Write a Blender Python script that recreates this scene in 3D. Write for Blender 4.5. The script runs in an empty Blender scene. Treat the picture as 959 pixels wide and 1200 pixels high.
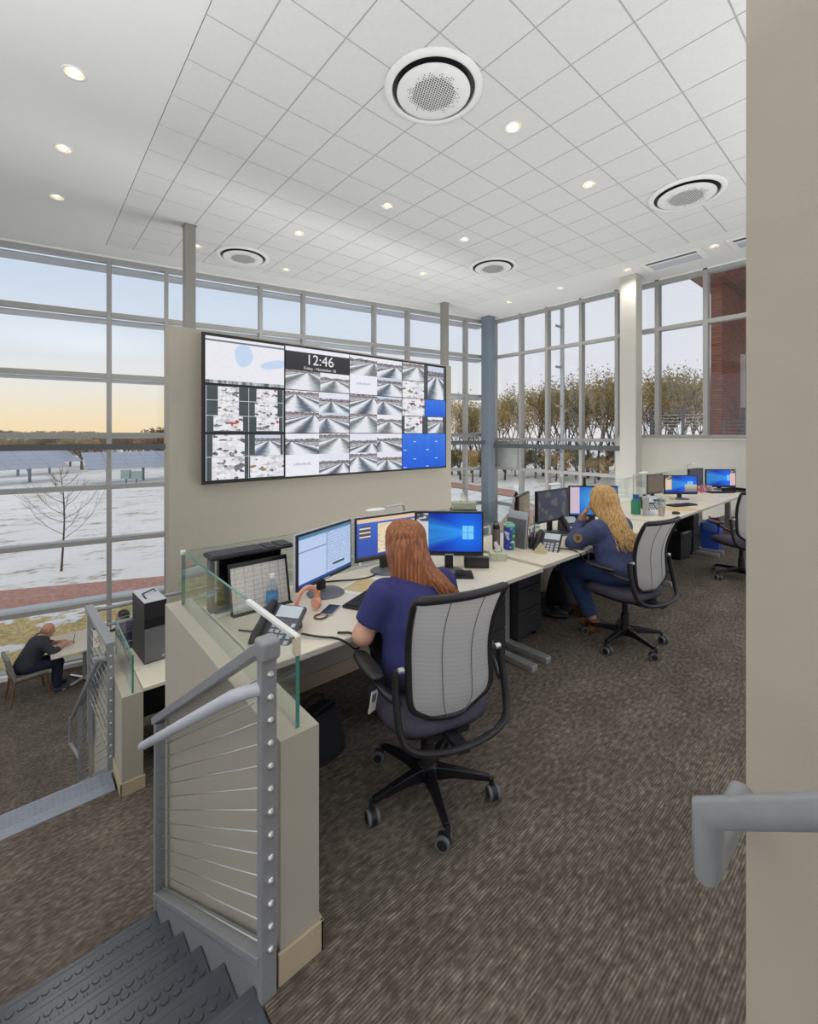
import bpy, math, random
import numpy as np
from mathutils import Vector, Matrix
rnd = random.Random(7)
scene = bpy.context.scene
COL = scene.collection
pi = math.pi

# ------------------------------------------------------------------ camera
cam_d = bpy.data.cameras.new('camera')
cam = bpy.data.objects.new('camera', cam_d)
COL.objects.link(cam)
cam.location = (0, 0, 1.7)
cam.rotation_euler = (pi/2, 0, -math.atan2(.6567, .7542))
cam_d.sensor_fit = 'HORIZONTAL'
cam_d.sensor_width = 36
cam_d.lens = 36*518.5/959
cam_d.shift_y = -91/959
cam_d.clip_start = .05
cam_d.clip_end = 2000
scene.camera = cam
vs = scene.view_settings
vs.view_transform = 'Standard'
vs.look = 'None'
vs.exposure = 0
vs.gamma = 1
vs.use_curve_mapping = False

# ------------------------------------------------------------------ node helpers
class NT:
    def __init__(s, tree):
        s.t = tree; s.n = tree.nodes; s.l = tree.links
    def node(s, typ, **kw):
        n = s.n.new(typ)
        for k, v in kw.items():
            if k == 'inp':
                for i, val in v.items(): s.put(n.inputs[i], val)
            else: setattr(n, k, v)
        return n
    def put(s, sock, val):
        if isinstance(val, bpy.types.NodeSocket): s.l.new(val, sock)
        else:
            if hasattr(val, '__len__') and len(val) == 3 and sock.type == 'RGBA': val = (*val, 1)
            sock.default_value = val
    def math(s, op, a, b=0, c=0, clamp=False):
        n = s.n.new('ShaderNodeMath'); n.operation = op; n.use_clamp = clamp
        s.put(n.inputs[0], a); s.put(n.inputs[1], b); s.put(n.inputs[2], c)
        return n.outputs[0]
    def vmath(s, op, a, b=(0, 0, 0)):
        n = s.n.new('ShaderNodeVectorMath'); n.operation = op
        s.put(n.inputs[0], a); s.put(n.inputs[1], b)
        return n.outputs['Value'] if op in ('DOT_PRODUCT', 'LENGTH') else n.outputs[0]
    def mix(s, f, a, b, typ='MIX'):
        n = s.n.new('ShaderNodeMix'); n.data_type = 'RGBA'; n.blend_type = typ
        s.put(n.inputs[0], f); s.put(n.inputs[6], a); s.put(n.inputs[7], b)
        return n.outputs[2]
    def ramp(s, f, stops, interp='LINEAR'):
        n = s.n.new('ShaderNodeValToRGB'); cr = n.color_ramp; cr.interpolation = interp
        while len(cr.elements) < len(stops): cr.elements.new(.5)
        for e, (p, c) in zip(cr.elements, stops):
            e.position = p; e.color = (*c, 1) if hasattr(c, '__len__') else (c, c, c, 1)
        s.put(n.inputs[0], f)
        return n.outputs[0]
    def smooth(s, f, lo, hi):
        n = s.n.new('ShaderNodeMapRange'); n.interpolation_type = 'SMOOTHSTEP'
        s.put(n.inputs[0], f); n.inputs[1].default_value = lo; n.inputs[2].default_value = hi
        return n.outputs[0]
    def sep(s, v):
        n = s.n.new('ShaderNodeSeparateXYZ'); s.put(n.inputs[0], v); return n.outputs
    def comb(s, x, y, z=0):
        n = s.n.new('ShaderNodeCombineXYZ')
        for i, q in enumerate((x, y, z)): s.put(n.inputs[i], q)
        return n.outputs[0]
    def noise(s, vec, scale=5, detail=2, rough=.5, dim='3D'):
        n = s.n.new('ShaderNodeTexNoise'); n.noise_dimensions = dim
        if vec is not None: s.put(n.inputs['Vector'], vec)
        n.inputs['Scale'].default_value = scale; n.inputs['Detail'].default_value = detail; n.inputs['Roughness'].default_value = rough
        return n.outputs[0]
    def bump(s, h, strength=.3, dist=.01):
        n = s.n.new('ShaderNodeBump'); n.inputs['Strength'].default_value = strength; n.inputs['Distance'].default_value = dist
        s.put(n.inputs['Height'], h); return n.outputs[0]
    def scale(s, v, xyz): return s.vmath('MULTIPLY', v, xyz)

def srgb(r, g=None, b=None):
    if g is None: g = b = r
    f = lambda c: ((c/255+.055)/1.055)**2.4 if c > 10 else c/255/12.92
    return (f(r), f(g), f(b))

# ------------------------------------------------------------------ world: pale winter sky, warm low band towards the sunset side
world = bpy.data.worlds.new('sky'); scene.world = world
world.use_nodes = True
w = NT(world.node_tree); w.n.clear()
tc = w.node('ShaderNodeTexCoord')
d = w.vmath('NORMALIZE', tc.outputs['Generated'])
sx, sy, sz = w.sep(d)
hor = w.math('SQRT', w.math('ADD', w.math('MULTIPLY', sx, sx), w.math('MULTIPLY', sy, sy)))
az = w.math('DIVIDE', sy, w.math('MAXIMUM', hor, .001))
cloud = w.noise(w.scale(d, (2.2, 2.2, 14)), 1.6, 4, .55)
el = w.math('ADD', sz, w.math('MULTIPLY', w.math('SUBTRACT', cloud, .5), .05))
warm = w.ramp(el, [(0, srgb(244, 218, 172)), (.035, srgb(243, 224, 188)), (.09, srgb(233, 229, 219)), (.16, srgb(220, 226, 234)), (.28, srgb(206, 219, 236)), (.6, srgb(216, 223, 234)), (1, srgb(222, 226, 232))])
cool = w.ramp(el, [(0, srgb(232, 229, 232)), (.1, srgb(226, 226, 234)), (.3, srgb(221, 224, 233)), (.6, srgb(220, 225, 234)), (1, srgb(222, 226, 232))])
sky = w.mix(w.smooth(az, .45, .92), cool, warm)
bg = w.node('ShaderNodeBackground', inp={0: sky, 1: 1.08})
out = w.node('ShaderNodeOutputWorld'); w.l.new(bg.outputs[0], out.inputs[0])

# ------------------------------------------------------------------ added fill: unseen upward area lights that brighten the ceiling, no real fixtures
def area(name, x, y, z, sx_, sy_, power, col):
    L = bpy.data.lights.new(name, 'AREA'); L.shape = 'RECTANGLE'; L.size = sx_; L.size_y = sy_; L.energy = power; L.color = col
    o = bpy.data.objects.new(name, L); COL.objects.link(o); o.location = (x, y, z); o.rotation_euler = (pi, 0, 0)
    return o
area('ceiling_fill_lower_office', 4.7, 4.5, -.75, 4.4, 2.0, 75, (.98, .99, 1))  # added fill, hidden below the cross wall behind the desks
area('ceiling_fill_behind_screens', 5.1, 7.7, -.7, 3.0, 1.6, 140, (.98, .99, 1))  # added fill, hidden behind the screen partition
area('ceiling_fill_atrium', 9.2, 5.4, -1.0, 3.2, 4.0, 120, (.98, .99, 1))  # added fill for the far right ceiling, hidden by the cross wall
area('ceiling_fill_stair_hall', -2.2, 1.0, 2.4, 3.0, 5.0, 320, (.98, .99, 1))  # added fill, out of frame to the left
area('ceiling_fill_office', 5.5, -2.2, 2.4, 7.0, 2.2, 265, (.98, .99, 1))  # added fill, out of frame behind the near wall

# ------------------------------------------------------------------ materials
MATS = {}
def newmat(name):
    m = bpy.data.materials.new(name); m.use_nodes = True
    t = NT(m.node_tree); t.n.clear()
    o = t.node('ShaderNodeOutputMaterial'); t.out = o.inputs[0]
    MATS[name] = m
    return m, t
def coords(t, kind='Object'):
    return t.node('ShaderNodeTexCoord').outputs[kind]
def geo(t): return t.node('ShaderNodeNewGeometry').outputs['Position']
def principled(t, col, rough=.5, metal=0, normal=None, emis=None, es=0, spec=.5, coat=0):
    p = t.node('ShaderNodeBsdfPrincipled')
    t.put(p.inputs['Base Color'], col); t.put(p.inputs['Roughness'], rough); p.inputs['Metallic'].default_value = metal
    p.inputs['Specular IOR Level'].default_value = spec
    p.inputs['Coat Weight'].default_value = coat
    if normal is not None: t.l.new(normal, p.inputs['Normal'])
    if emis is not None: t.put(p.inputs['Emission Color'], emis); p.inputs['Emission Strength'].default_value = es
    t.l.new(p.outputs[0], t.out)
    return p
def mat(name, col, rough=.5, metal=0, var=.06, nscale=12, bump=0, bscale=200, spec=.5, coat=0):
    """plain procedural surface: colour with slight noise variation and optional fine relief"""
    if name in MATS: return MATS[name]
    m, t = newmat(name)
    c = coords(t)
    n = t.noise(c, nscale, 3)
    lo = tuple(max(0, x*(1-var)) for x in col); hi = tuple(min(1, x*(1+var)) for x in col)
    cc = t.ramp(n, [(.3, lo), (.7, hi)])
    nm = t.bump(t.noise(c, bscale, 2), bump, .002) if bump else None
    principled(t, cc, rough, metal, nm, spec=spec, coat=coat)
    return m
def emit(name, col, strength):
    if name in MATS: return MATS[name]
    m, t = newmat(name)
    c = t.mix(.04, col, t.noise(coords(t), 20))
    e = t.node('ShaderNodeEmission', inp={0: c, 1: strength}); t.l.new(e.outputs[0], t.out)
    return m

WALL = mat('wall_paint', srgb(177, 171, 157), .7, var=.02, bump=.15, bscale=300)
WALL_WARM = mat('pillar_paint', srgb(188, 180, 164), .7, var=.02, bump=.12, bscale=260)
WHITEWALL = mat('pale_wall_paint', srgb(200, 197, 188), .7, var=.02, bump=.1, bscale=300)
DRYWALL = mat('ceiling_drywall', srgb(226, 226, 222), .8, var=.01, bump=.05, bscale=200)
BASEB = mat('baseboard_tan', srgb(190, 174, 148), .6, var=.04)
STEEL = mat('grey_painted_steel', srgb(150, 152, 155), .42, .15, var=.05, nscale=30)
STEELD = mat('dark_painted_steel', srgb(104, 112, 120), .5, .2, var=.06)
COLGREY = mat('column_grey', srgb(150, 148, 142), .55, .1, var=.03)
COLBLUE = mat('column_blue_grey', srgb(128, 140, 152), .5, .15, var=.03)
ALU = mat('mullion_aluminium', srgb(166, 166, 163), .45, .1, var=.03)
SHADE = mat('sunshade_aluminium', srgb(196, 200, 206), .5, .2, var=.03)
CHROME = mat('stainless_cable', srgb(215, 216, 214), .28, .85, var=.03)
SILVER = mat('silver_metal', srgb(190, 192, 192), .35, .6, var=.03)
BLACKP = mat('black_plastic', srgb(34, 34, 37), .45, var=.08)
BLACKG = mat('black_gloss', srgb(26, 26, 30), .2, var=.05)
DARKCAB = mat('charcoal_laminate', srgb(46, 47, 50), .45, var=.06)
GREYP = mat('grey_plastic', srgb(104, 106, 111), .45, var=.05)
GREYL = mat('light_grey_plastic', srgb(190, 194, 202), .4, var=.04)
WHITEP = mat('white_plastic', srgb(236, 236, 234), .4, var=.02)
DESK = mat('desk_laminate', srgb(226, 218, 200), .42, var=.03, nscale=40)
DESKE = mat('desk_edge_band', srgb(196, 192, 182), .5, var=.03)
KEYS = mat('key_black', srgb(30, 30, 34), .5, var=.1)
KEYG = mat('key_grey', srgb(60, 62, 72), .5, var=.1)
PAPER = mat('white_paper', srgb(236, 234, 228), .7, var=.03)
PAPERY = mat('tan_paper', srgb(214, 190, 138), .7, var=.06)
SEATF = mat('seat_fabric', srgb(74, 70, 84), .85, var=.12, nscale=60, bump=.4, bscale=500)
WOODW = mat('walnut_wood', srgb(122, 84, 60), .5, var=.2, nscale=25)
GREYUP = mat('grey_upholstery', srgb(132, 136, 132), .8, var=.08, bump=.3, bscale=300)
SKIN = mat('skin', srgb(222, 172, 148), .5, var=.05, nscale=20)
SKINT = mat('skin_tan', srgb(200, 148, 122), .5, var=.05, nscale=20)
NAVY = mat('navy_tshirt', srgb(52, 54, 112), .85, var=.12, nscale=40, bump=.3, bscale=300)
NAVY2 = mat('slate_navy_sweatshirt', srgb(72, 80, 120), .85, var=.12, nscale=40, bump=.3, bscale=300)
JEANS = mat('blue_jeans', srgb(52, 76, 120), .85, var=.2, nscale=50, bump=.3, bscale=400)
DARKPANT = mat('dark_trousers', srgb(30, 34, 56), .85, var=.1, nscale=50)
CHARC = mat('charcoal_sweater', srgb(56, 58, 66), .9, var=.12, nscale=60, bump=.3, bscale=400)
PURPLE = mat('plum_sweater', srgb(78, 62, 92), .9, var=.12, nscale=60)
BROWNLEATHER = mat('brown_leather', srgb(140, 88, 48), .5, var=.12)
DARKSHOE = mat('dark_shoe', srgb(56, 62, 76), .6, var=.1)

def hairmat(name, dark, mid, light, zs=4):
    m, t = newmat(name)
    c = coords(t)
    n = t.noise(t.scale(c, (90, 90, zs)), 1, 4, .6)
    cc = t.ramp(n, [(.25, dark), (.5, mid), (.75, light)])
    principled(t, cc, .38, 0, t.bump(n, .6, .004), spec=.6)
    return m
HAIR_RED = hairmat('copper_hair', srgb(92, 48, 26), srgb(152, 88, 48), srgb(208, 142, 88))
HAIR_BLOND = hairmat('blond_hair', srgb(140, 100, 54), srgb(204, 160, 96), srgb(240, 206, 146), 9)
HAIR_DARK = hairmat('dark_hair', srgb(26, 20, 18), srgb(44, 32, 28), srgb(66, 48, 40))

def make_carpet():
    m, t = newmat('loop_carpet')
    p = geo(t)
    yy = t.math('ADD', t.sep(p)[1], t.math('MULTIPLY', t.noise(t.scale(p, (3, 3, 1)), 1, 1), .004))
    fine = t.math('SINE', t.math('MULTIPLY', yy, 2*pi/.0105))   # loop-pile rows running along x
    patch = t.noise(t.scale(p, (24, 46, 1)), 1, 2, .5)
    dash = t.noise(t.scale(p, (16, 190, 1)), 1, 1, .5)
    broad = t.noise(t.scale(p, (3.2, 5, 1)), 1, 2)
    pm = t.math('MULTIPLY', t.math('SUBTRACT', patch, .5), .62)
    amp = t.math('ADD', .07, t.math('MULTIPLY', t.math('MAXIMUM', pm, 0), .25))
    f2 = t.math('ADD', t.math('ADD', t.math('MULTIPLY', fine, amp), .5), t.math('ADD', pm, t.math('ADD', t.math('MULTIPLY', t.math('SUBTRACT', dash, .5), .5), t.math('MULTIPLY', t.math('SUBTRACT', broad, .5), .25))))
    cc = t.ramp(f2, [(.2, srgb(66, 58, 53)), (.45, srgb(92, 84, 77)), (.62, srgb(120, 112, 102)), (.85, srgb(164, 155, 142))])
    principled(t, cc, .95, 0, t.bump(f2, .6, .006), spec=.15)
    return m
CARPET = make_carpet()

def make_tile():
    m, t = newmat('acoustic_tile')
    c = coords(t, 'Object')
    n = t.noise(c, 160, 3, .7)
    n2 = t.noise(c, 14, 2)
    cc = t.mix(.4, t.ramp(n, [(.3, srgb(206, 206, 204)), (.6, srgb(226, 226, 223))]), t.ramp(n2, [(.3, srgb(216, 216, 214)), (.7, srgb(226, 226, 224))]))
    principled(t, cc, .9, 0, t.bump(n, .25, .003), spec=.2)
    return m
TILE = make_tile()
GRIDM = mat('ceiling_grid_white', srgb(176, 176, 174), .5, .0, var=.02)
RUBBER = mat('stair_rubber', srgb(78, 82, 90), .24, 0, var=.06, nscale=8, bump=.05, bscale=300)
RUBBERL = mat('nosing_grey_rubber', srgb(150, 156, 168), .38, .15, var=.06)

def make_pane(name, tint, gloss=.06):
    m, t = newmat(name)
    tr = t.node('ShaderNodeBsdfTransparent', inp={0: tint})
    gl = t.node('ShaderNodeBsdfGlossy', inp={0: (.9, .95, .95), 1: .02})
    lw = t.node('ShaderNodeLayerWeight', inp={0: .5})
    nz = t.math('MULTIPLY', t.noise(coords(t), 2), .02)
    f = t.math('MULTIPLY', t.math('ADD', t.math('ADD', .04, t.math('MULTIPLY', t.math('POWER', lw.outputs['Facing'], 5), .6)), nz), gloss/.04, clamp=True)
    mx = t.node('ShaderNodeMixShader', inp={0: f, 1: tr.outputs[0], 2: gl.outputs[0]})
    t.l.new(mx.outputs[0], t.out)
    return m
PANE = make_pane('window_glass', (.97, .98, .982), .03)
GLASSP = make_pane('screen_glass', (.955, .985, .975), .05)
GLASSE = mat('glass_edge_green', srgb(74, 140, 126), .15, 0, var=.1, nscale=6)
PLASTICC = make_pane('clear_plastic', (.86, .9, .93), .05)

# ------------------------------------------------------------------ mesh builder
class MB:
    def __init__(s): s.v = []; s.f = []; s.m = []; s.uv = {}
    def add(s, vs_, fs, mi=0):
        b = len(s.v); s.v += [tuple(q) for q in vs_]
        for q in fs: s.f.append(tuple(b+i for i in q)); s.m.append(mi)
        return s
    def box(s, x0, x1, y0, y1, z0, z1, mi=0, M=None):
        v = [(x, y, z) for z in (z0, z1) for y in (y0, y1) for x in (x0, x1)]
        if M is not None: v = [M @ Vector(q) for q in v]
        return s.add(v, [(0, 2, 3, 1), (4, 5, 7, 6), (0, 1, 5, 4), (2, 6, 7, 3), (0, 4, 6, 2), (1, 3, 7, 5)], mi)
    def cyl(s, p0, p1, r0, r1=None, n=12, mi=0, caps=True):
        return s.tube([p0, p1], [r0, r0 if r1 is None else r1], n, mi=mi, caps=caps)
    def tube(s, pts, r, n=8, closed=False, caps=True, mi=0, flat=1, up=None):
        P = [Vector(p) for p in pts]; k = len(P)
        R = r if hasattr(r, '__len__') else [r]*k
        T = []
        for i in range(k):
            a = P[i-1] if (i or closed) else P[i]; b = P[(i+1) % k] if (i < k-1 or closed) else P[i]
            T.append((b-a).normalized())
        nrm = Vector(up) if up else (Vector((0, 0, 1)) if abs(T[0].z) < .9 else Vector((1, 0, 0)))
        vs_ = []
        for i in range(k):
            nrm = (nrm-T[i]*nrm.dot(T[i]))
            nrm = nrm.normalized() if nrm.length > 1e-6 else T[i].orthogonal().normalized()
            bi = T[i].cross(nrm)
            for j in range(n):
                a = 2*pi*j/n
                vs_.append(P[i]+(nrm*math.cos(a)*flat+bi*math.sin(a))*R[i])
        fs = []
        for i in range(k if closed else k-1):
            for j in range(n):
                a = i*n+j; b = i*n+(j+1) % n; c = ((i+1) % k)*n+(j+1) % n; e = ((i+1) % k)*n+j
                fs.append((a, b, c, e))
        if caps and not closed:
            fs.append(tuple(range(n-1, -1, -1))); fs.append(tuple((k-1)*n+j for j in range(n)))
        return s.add(vs_, fs, mi)
    def lathe(s, prof, c=(0, 0, 0), n=24, mi=0, M=None, caps=True):
        vs_ = []; k = len(prof)
        for r, z in prof:
            for j in range(n):
                a = 2*pi*j/n; q = Vector((r*math.cos(a), r*math.sin(a), z))
                vs_.append((M @ q if M is not None else q)+Vector(c))
        fs = [(i*n+j, i*n+(j+1) % n, (i+1)*n+(j+1) % n, (i+1)*n+j) for i in range(k-1) for j in range(n)]
        if caps and prof[0][0] > 1e-4: fs.append(tuple(range(n-1, -1, -1)))
        if caps and prof[-1][0] > 1e-4: fs.append(tuple((k-1)*n+j for j in range(n)))
        return s.add(vs_, fs, mi)
    def prism(s, poly, axis, lo, hi, mi=0):
        k = len(poly); f3 = {'z': lambda a, b, t: (a, b, t), 'x': lambda a, b, t: (t, a, b), 'y': lambda a, b, t: (a, t, b)}[axis]
        vs_ = [f3(a, b, lo) for a, b in poly]+[f3(a, b, hi) for a, b in poly]
        fs = [tuple(range(k-1, -1, -1)), tuple(range(k, 2*k))]+[(i, (i+1) % k, k+(i+1) % k, k+i) for i in range(k)]
        return s.add(vs_, fs, mi)
    def grid(s, fn, nu, nv, mi=0):
        vs_ = [fn(i/nu, j/nv) for j in range(nv+1) for i in range(nu+1)]
        fs = [(j*(nu+1)+i, j*(nu+1)+i+1, (j+1)*(nu+1)+i+1, (j+1)*(nu+1)+i) for j in range(nv) for i in range(nu)]
        return s.add(vs_, fs, mi)
    def ball(s, c, r, nu=16, nv=10, mi=0):
        r = r if hasattr(r, '__len__') else (r, r, r)
        pr = [(max(1e-5, math.sin(pi*i/nv)), -math.cos(pi*i/nv)) for i in range(nv+1)]
        return s.lathe(pr, c, nu, mi, Matrix.Diagonal((r[0], r[1], r[2])))
    def quad(s, a, b, c, d_, mi=0):
        s.uv[len(s.f)] = ((0, 0), (1, 0), (1, 1), (0, 1))
        return s.add([a, b, c, d_], [(0, 1, 2, 3)], mi)
    def mesh(s, name, mats):
        me = bpy.data.meshes.new(name)
        me.from_pydata(s.v, [], s.f)
        for q in (mats if isinstance(mats, (list, tuple)) else [mats]): me.materials.append(q)
        if any(s.m): me.polygons.foreach_set('material_index', s.m)
        if s.uv:
            ul = me.uv_layers.new(name='UVMap')
            for fi, uvs in s.uv.items():
                for li, q in zip(me.polygons[fi].loop_indices, uvs): ul.data[li].uv = q
        return me
    def build(s, name, mats, parent=None, smooth=False, bevel=0, loc=None, rotz=0, seg=2, fix=True):
        me = s.mesh(name, mats)
        if fix:
            import bmesh
            bm = bmesh.new(); bm.from_mesh(me)
            bmesh.ops.recalc_face_normals(bm, faces=bm.faces); bm.to_mesh(me); bm.free()
        return link(name, me, parent, smooth, bevel, loc, rotz, seg)
def link(name, me, parent=None, smooth=False, bevel=0, loc=None, rotz=0, seg=2):
    o = bpy.data.objects.new(name, me); COL.objects.link(o)
    if smooth:
        me.polygons.foreach_set('use_smooth', [True]*len(me.polygons))
        if smooth == 'auto': me.set_sharp_from_angle(angle=.7)
    if parent: o.parent = parent
    if loc: o.location = loc
    if rotz: o.rotation_euler = (0, 0, rotz)
    if bevel:
        b = o.modifiers.new('bevel', 'BEVEL'); b.width = bevel; b.segments = seg; b.limit_method = 'ANGLE'; b.angle_limit = .6
    return o
def tag(o, label=None, cat=None, group=None, kind=None):
    if label: o['label'] = label
    if cat: o['category'] = cat
    if group: o['group'] = group
    if kind: o['kind'] = kind
    return o
def thing(name, label, cat, loc=(0, 0, 0), rotz=0, group=None, kind=None):
    o = bpy.data.objects.new(name, None); COL.objects.link(o)
    o.empty_display_size = .1
    o.location = loc; o.rotation_euler = (0, 0, rotz)
    return tag(o, label, cat, group, kind)
def copy_tree(o, parent=None):
    c = o.copy(); COL.objects.link(c); c.parent = parent
    for ch in list(o.children): copy_tree(ch, c)
    return c
def box(name, m, x0, x1, y0, y1, z0, z1, parent=None, bevel=0):
    return MB().box(x0, x1, y0, y1, z0, z1).build(name, m, parent, bevel=bevel)
def struct(o, label=None): return tag(o, label, kind='structure')
def text_mesh(txt, size):
    cu = bpy.data.curves.new('lettering', 'FONT'); cu.body = txt; cu.size = size; cu.align_x = 'CENTER'; cu.align_y = 'CENTER'
    o = bpy.data.objects.new('lettering', cu); COL.objects.link(o)
    bpy.context.view_layer.update()
    me = bpy.data.meshes.new_from_object(o.evaluated_get(bpy.context.evaluated_depsgraph_get()))
    bpy.data.objects.remove(o); bpy.data.curves.remove(cu)
    return me
# ================================================================== SETTING
UP, MID, LOW, CEIL = 0.0, -1.02, -2.8, 5.29
def wy(x): return 11.047-.1893*x          # plan line of the long window wall

# floors
fu = MB()
fu.box(-4, .54, -4, 1.03, -.3, UP); fu.box(.54, .735, -4, 1.29, -.3, UP); fu.box(.735, 11.2, -4, 2.67, -.3, UP)
struct(fu.build('floor_upper', CARPET))
fm = MB()
fm.box(-3, .56, 2.667, 4.03, -1.3, MID); fm.box(.56, 9.7, 2.78, 5.4, -1.3, MID)
struct(fm.build('floor_landing', CARPET))
fl = MB().prism([(-9, 3), (11.2, 3), (11.2, wy(11.2)), (-9, wy(-9))], 'z', -3.1, LOW)
struct(fl.build('floor_lower', CARPET))

# ---------------------------------------------------------------- ceiling
XL, XR = 1.17, 9.42
def yb(x): return 10.12-.1893*(x-1.15)
def clip_low(poly, fn):                     # keep the part with y < fn(x)
    out_ = []
    for i in range(len(poly)):
        a, b = poly[i], poly[(i+1) % len(poly)]
        fa, fb = a[1]-fn(a[0]), b[1]-fn(b[0])
        if fa <= 0: out_.append(a)
        if (fa < 0 < fb) or (fb < 0 < fa):
            t = fa/(fa-fb); out_.append((a[0]+t*(b[0]-a[0]), a[1]+t*(b[1]-a[1])))
    return out_
HR = .085
def holed(mb, x0, x1, y0, y1, z0, z1, c, r=HR, n=24):
    """rectangular plate with one round hole"""
    ring = []; sq = []
    for j in range(n):
        a = 2*pi*j/n+pi/n; dx, dy = math.cos(a), math.sin(a)
        ring.append((c[0]+r*dx, c[1]+r*dy))
        tx = ((x1 if dx > 0 else x0)-c[0])/dx if abs(dx) > 1e-6 else 1e9
        ty = ((y1 if dy > 0 else y0)-c[1])/dy if abs(dy) > 1e-6 else 1e9
        t = min(tx, ty); sq.append((c[0]+t*dx, c[1]+t*dy))
    # snap the nearest outline samples to the corners so the plate stays rectangular
    for cx, cy in ((x0, y0), (x1, y0), (x1, y1), (x0, y1)):
        i = min(range(n), key=lambda q: (sq[q][0]-cx)**2+(sq[q][1]-cy)**2); sq[i] = (cx, cy)
    v = [(*p, z0) for p in ring]+[(*p, z0) for p in sq]+[(*p, z1) for p in ring]+[(*p, z1) for p in sq]
    f = []
    for j in range(n):
        k = (j+1) % n
        f += [(j, k, n+k, n+j), (2*n+j, 3*n+j, 3*n+k, 2*n+k), (j, 2*n+j, 2*n+k, k), (n+j, n+k, 3*n+k, 3*n+j)]
    mb.add(v, f)
def plate(mb, x0, x1, y0, y1, z0, z1, holes, hw=.25):
    y = y0
    for cx, cy in sorted(holes, key=lambda q: q[1]):
        mb.box(x0, x1, y, cy-hw, z0, z1); mb.box(x0, cx-hw, cy-hw, cy+hw, z0, z1); mb.box(cx+hw, x1, cy-hw, cy+hw, z0, z1)
        holed(mb, cx-hw, cx+hw, cy-hw, cy+hw, z0, z1, (cx, cy)); y = cy+hw
    mb.box(x0, x1, y, y1, z0, z1)
left_cans = [(.375, y) for y in (5.5, 7.04, 8.55)]
right_cans = [(9.93, y) for y in (2.54, 4.14, 5.75, 7.29)]
cd = MB()
plate(cd, -9, XL, -4, 9.9, CEIL, CEIL+.06, left_cans)
plate(cd, XR, 11.6, -4, 8.0, CEIL, CEIL+.06, right_cans)
cd.prism([(-9, 9.9), (XL, 9.9), (XL, wy(XL)+.1), (-9, wy(-9)+.1)], 'z', CEIL, CEIL+.06)
cd.prism([(XR, 8.0), (11.6, 8.0), (11.6, wy(11.6)+.1), (XR, wy(XR)+.1)], 'z', CEIL, CEIL+.06)
cd.prism([(XL, yb(XL)), (XR, yb(XR)), (XR, wy(XR)+.1), (XL, wy(XL)+.1)], 'z', CEIL, CEIL+.06)
cd.prism([(-9, -4), (11.6, -4), (11.6, wy(11.6)+.3), (-9, wy(-9)+.3)], 'z', CEIL+.3, CEIL+.45)
ceiling = struct(cd.build('ceiling', DRYWALL))
TX = [XL]+[1.6+.603*k for k in range(13)]; TX = [x for x in TX if x < XR-.1]+[XR]
TY0 = 3.99-.593*9; TY = [TY0+.593*k for k in range(22)]
tile_cans = []
for px, py in ((4.3, 3.1), (6.11, 3.1), (4.3, 5.47), (3.7, 7.25), (6.11, 5.47), (6.9, 7.25), (4.3, 9.03), (2.5, 9.03)):
    tile_cans.append((px, py))
def cell_center(px, py):
    for a, b in zip(TX, TX[1:]):
        if a <= px < b:
            for c_, e in zip(TY, TY[1:]):
                if c_ <= py < e: return ((a+b)/2, (c_+e)/2)
tile_cans = [cell_center(*q) for q in tile_cans]
tile_mesh = {}
g = .008
for x0, x1 in zip(TX, TX[1:]):
    for y0, y1 in zip(TY, TY[1:]):
        cx, cy = (x0+x1)/2, (y0+y1)/2
        if y0 > yb(x0): continue
        wx_, wy_ = round(x1-x0-2*g, 3), round(y1-y0-2*g, 3)
        poly = clip_low([(x0+g, y0+g), (x1-g, y0+g), (x1-g, y1-g), (x0+g, y1-g)], lambda x: yb(x)-.01)
        if len(poly) < 3: continue
        full = y1-g < yb(x1)-.01
        hole = any(abs(cx-a)+abs(cy-b) < .01 for a, b in tile_cans)
        if full:
            key = (wx_, hole)
            if key not in tile_mesh:
                mb = MB()
                if hole: holed(mb, -wx_/2, wx_/2, -wy_/2, wy_/2, 0, .02, (0, 0))
                else: mb.box(-wx_/2, wx_/2, -wy_/2, wy_/2, 0, .02)
                tile_mesh[key] = mb.mesh('ceiling_tile', TILE)
            link('ceiling_tile', tile_mesh[key], ceiling, loc=(cx, cy, CEIL))
        else:
            MB().prism([(a-cx, b-cy) for a, b in poly], 'z', 0, .02).build('ceiling_tile', TILE, ceiling, loc=(cx, cy, CEIL))
gb = MB()
for x in TX[1:-1]: gb.box(x-.012, x+.012, TY[0], yb(x)-.005, CEIL+.004, CEIL+.03)
for y in TY[1:]:
    xe = min(XR, 1.15+(10.12-y)/.1893)
    if xe > XL+.05: gb.box(XL, xe, y-.012, y+.012, CEIL+.0045, CEIL+.0305)
gb.build('ceiling_grid', GRIDM, ceiling)

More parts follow.
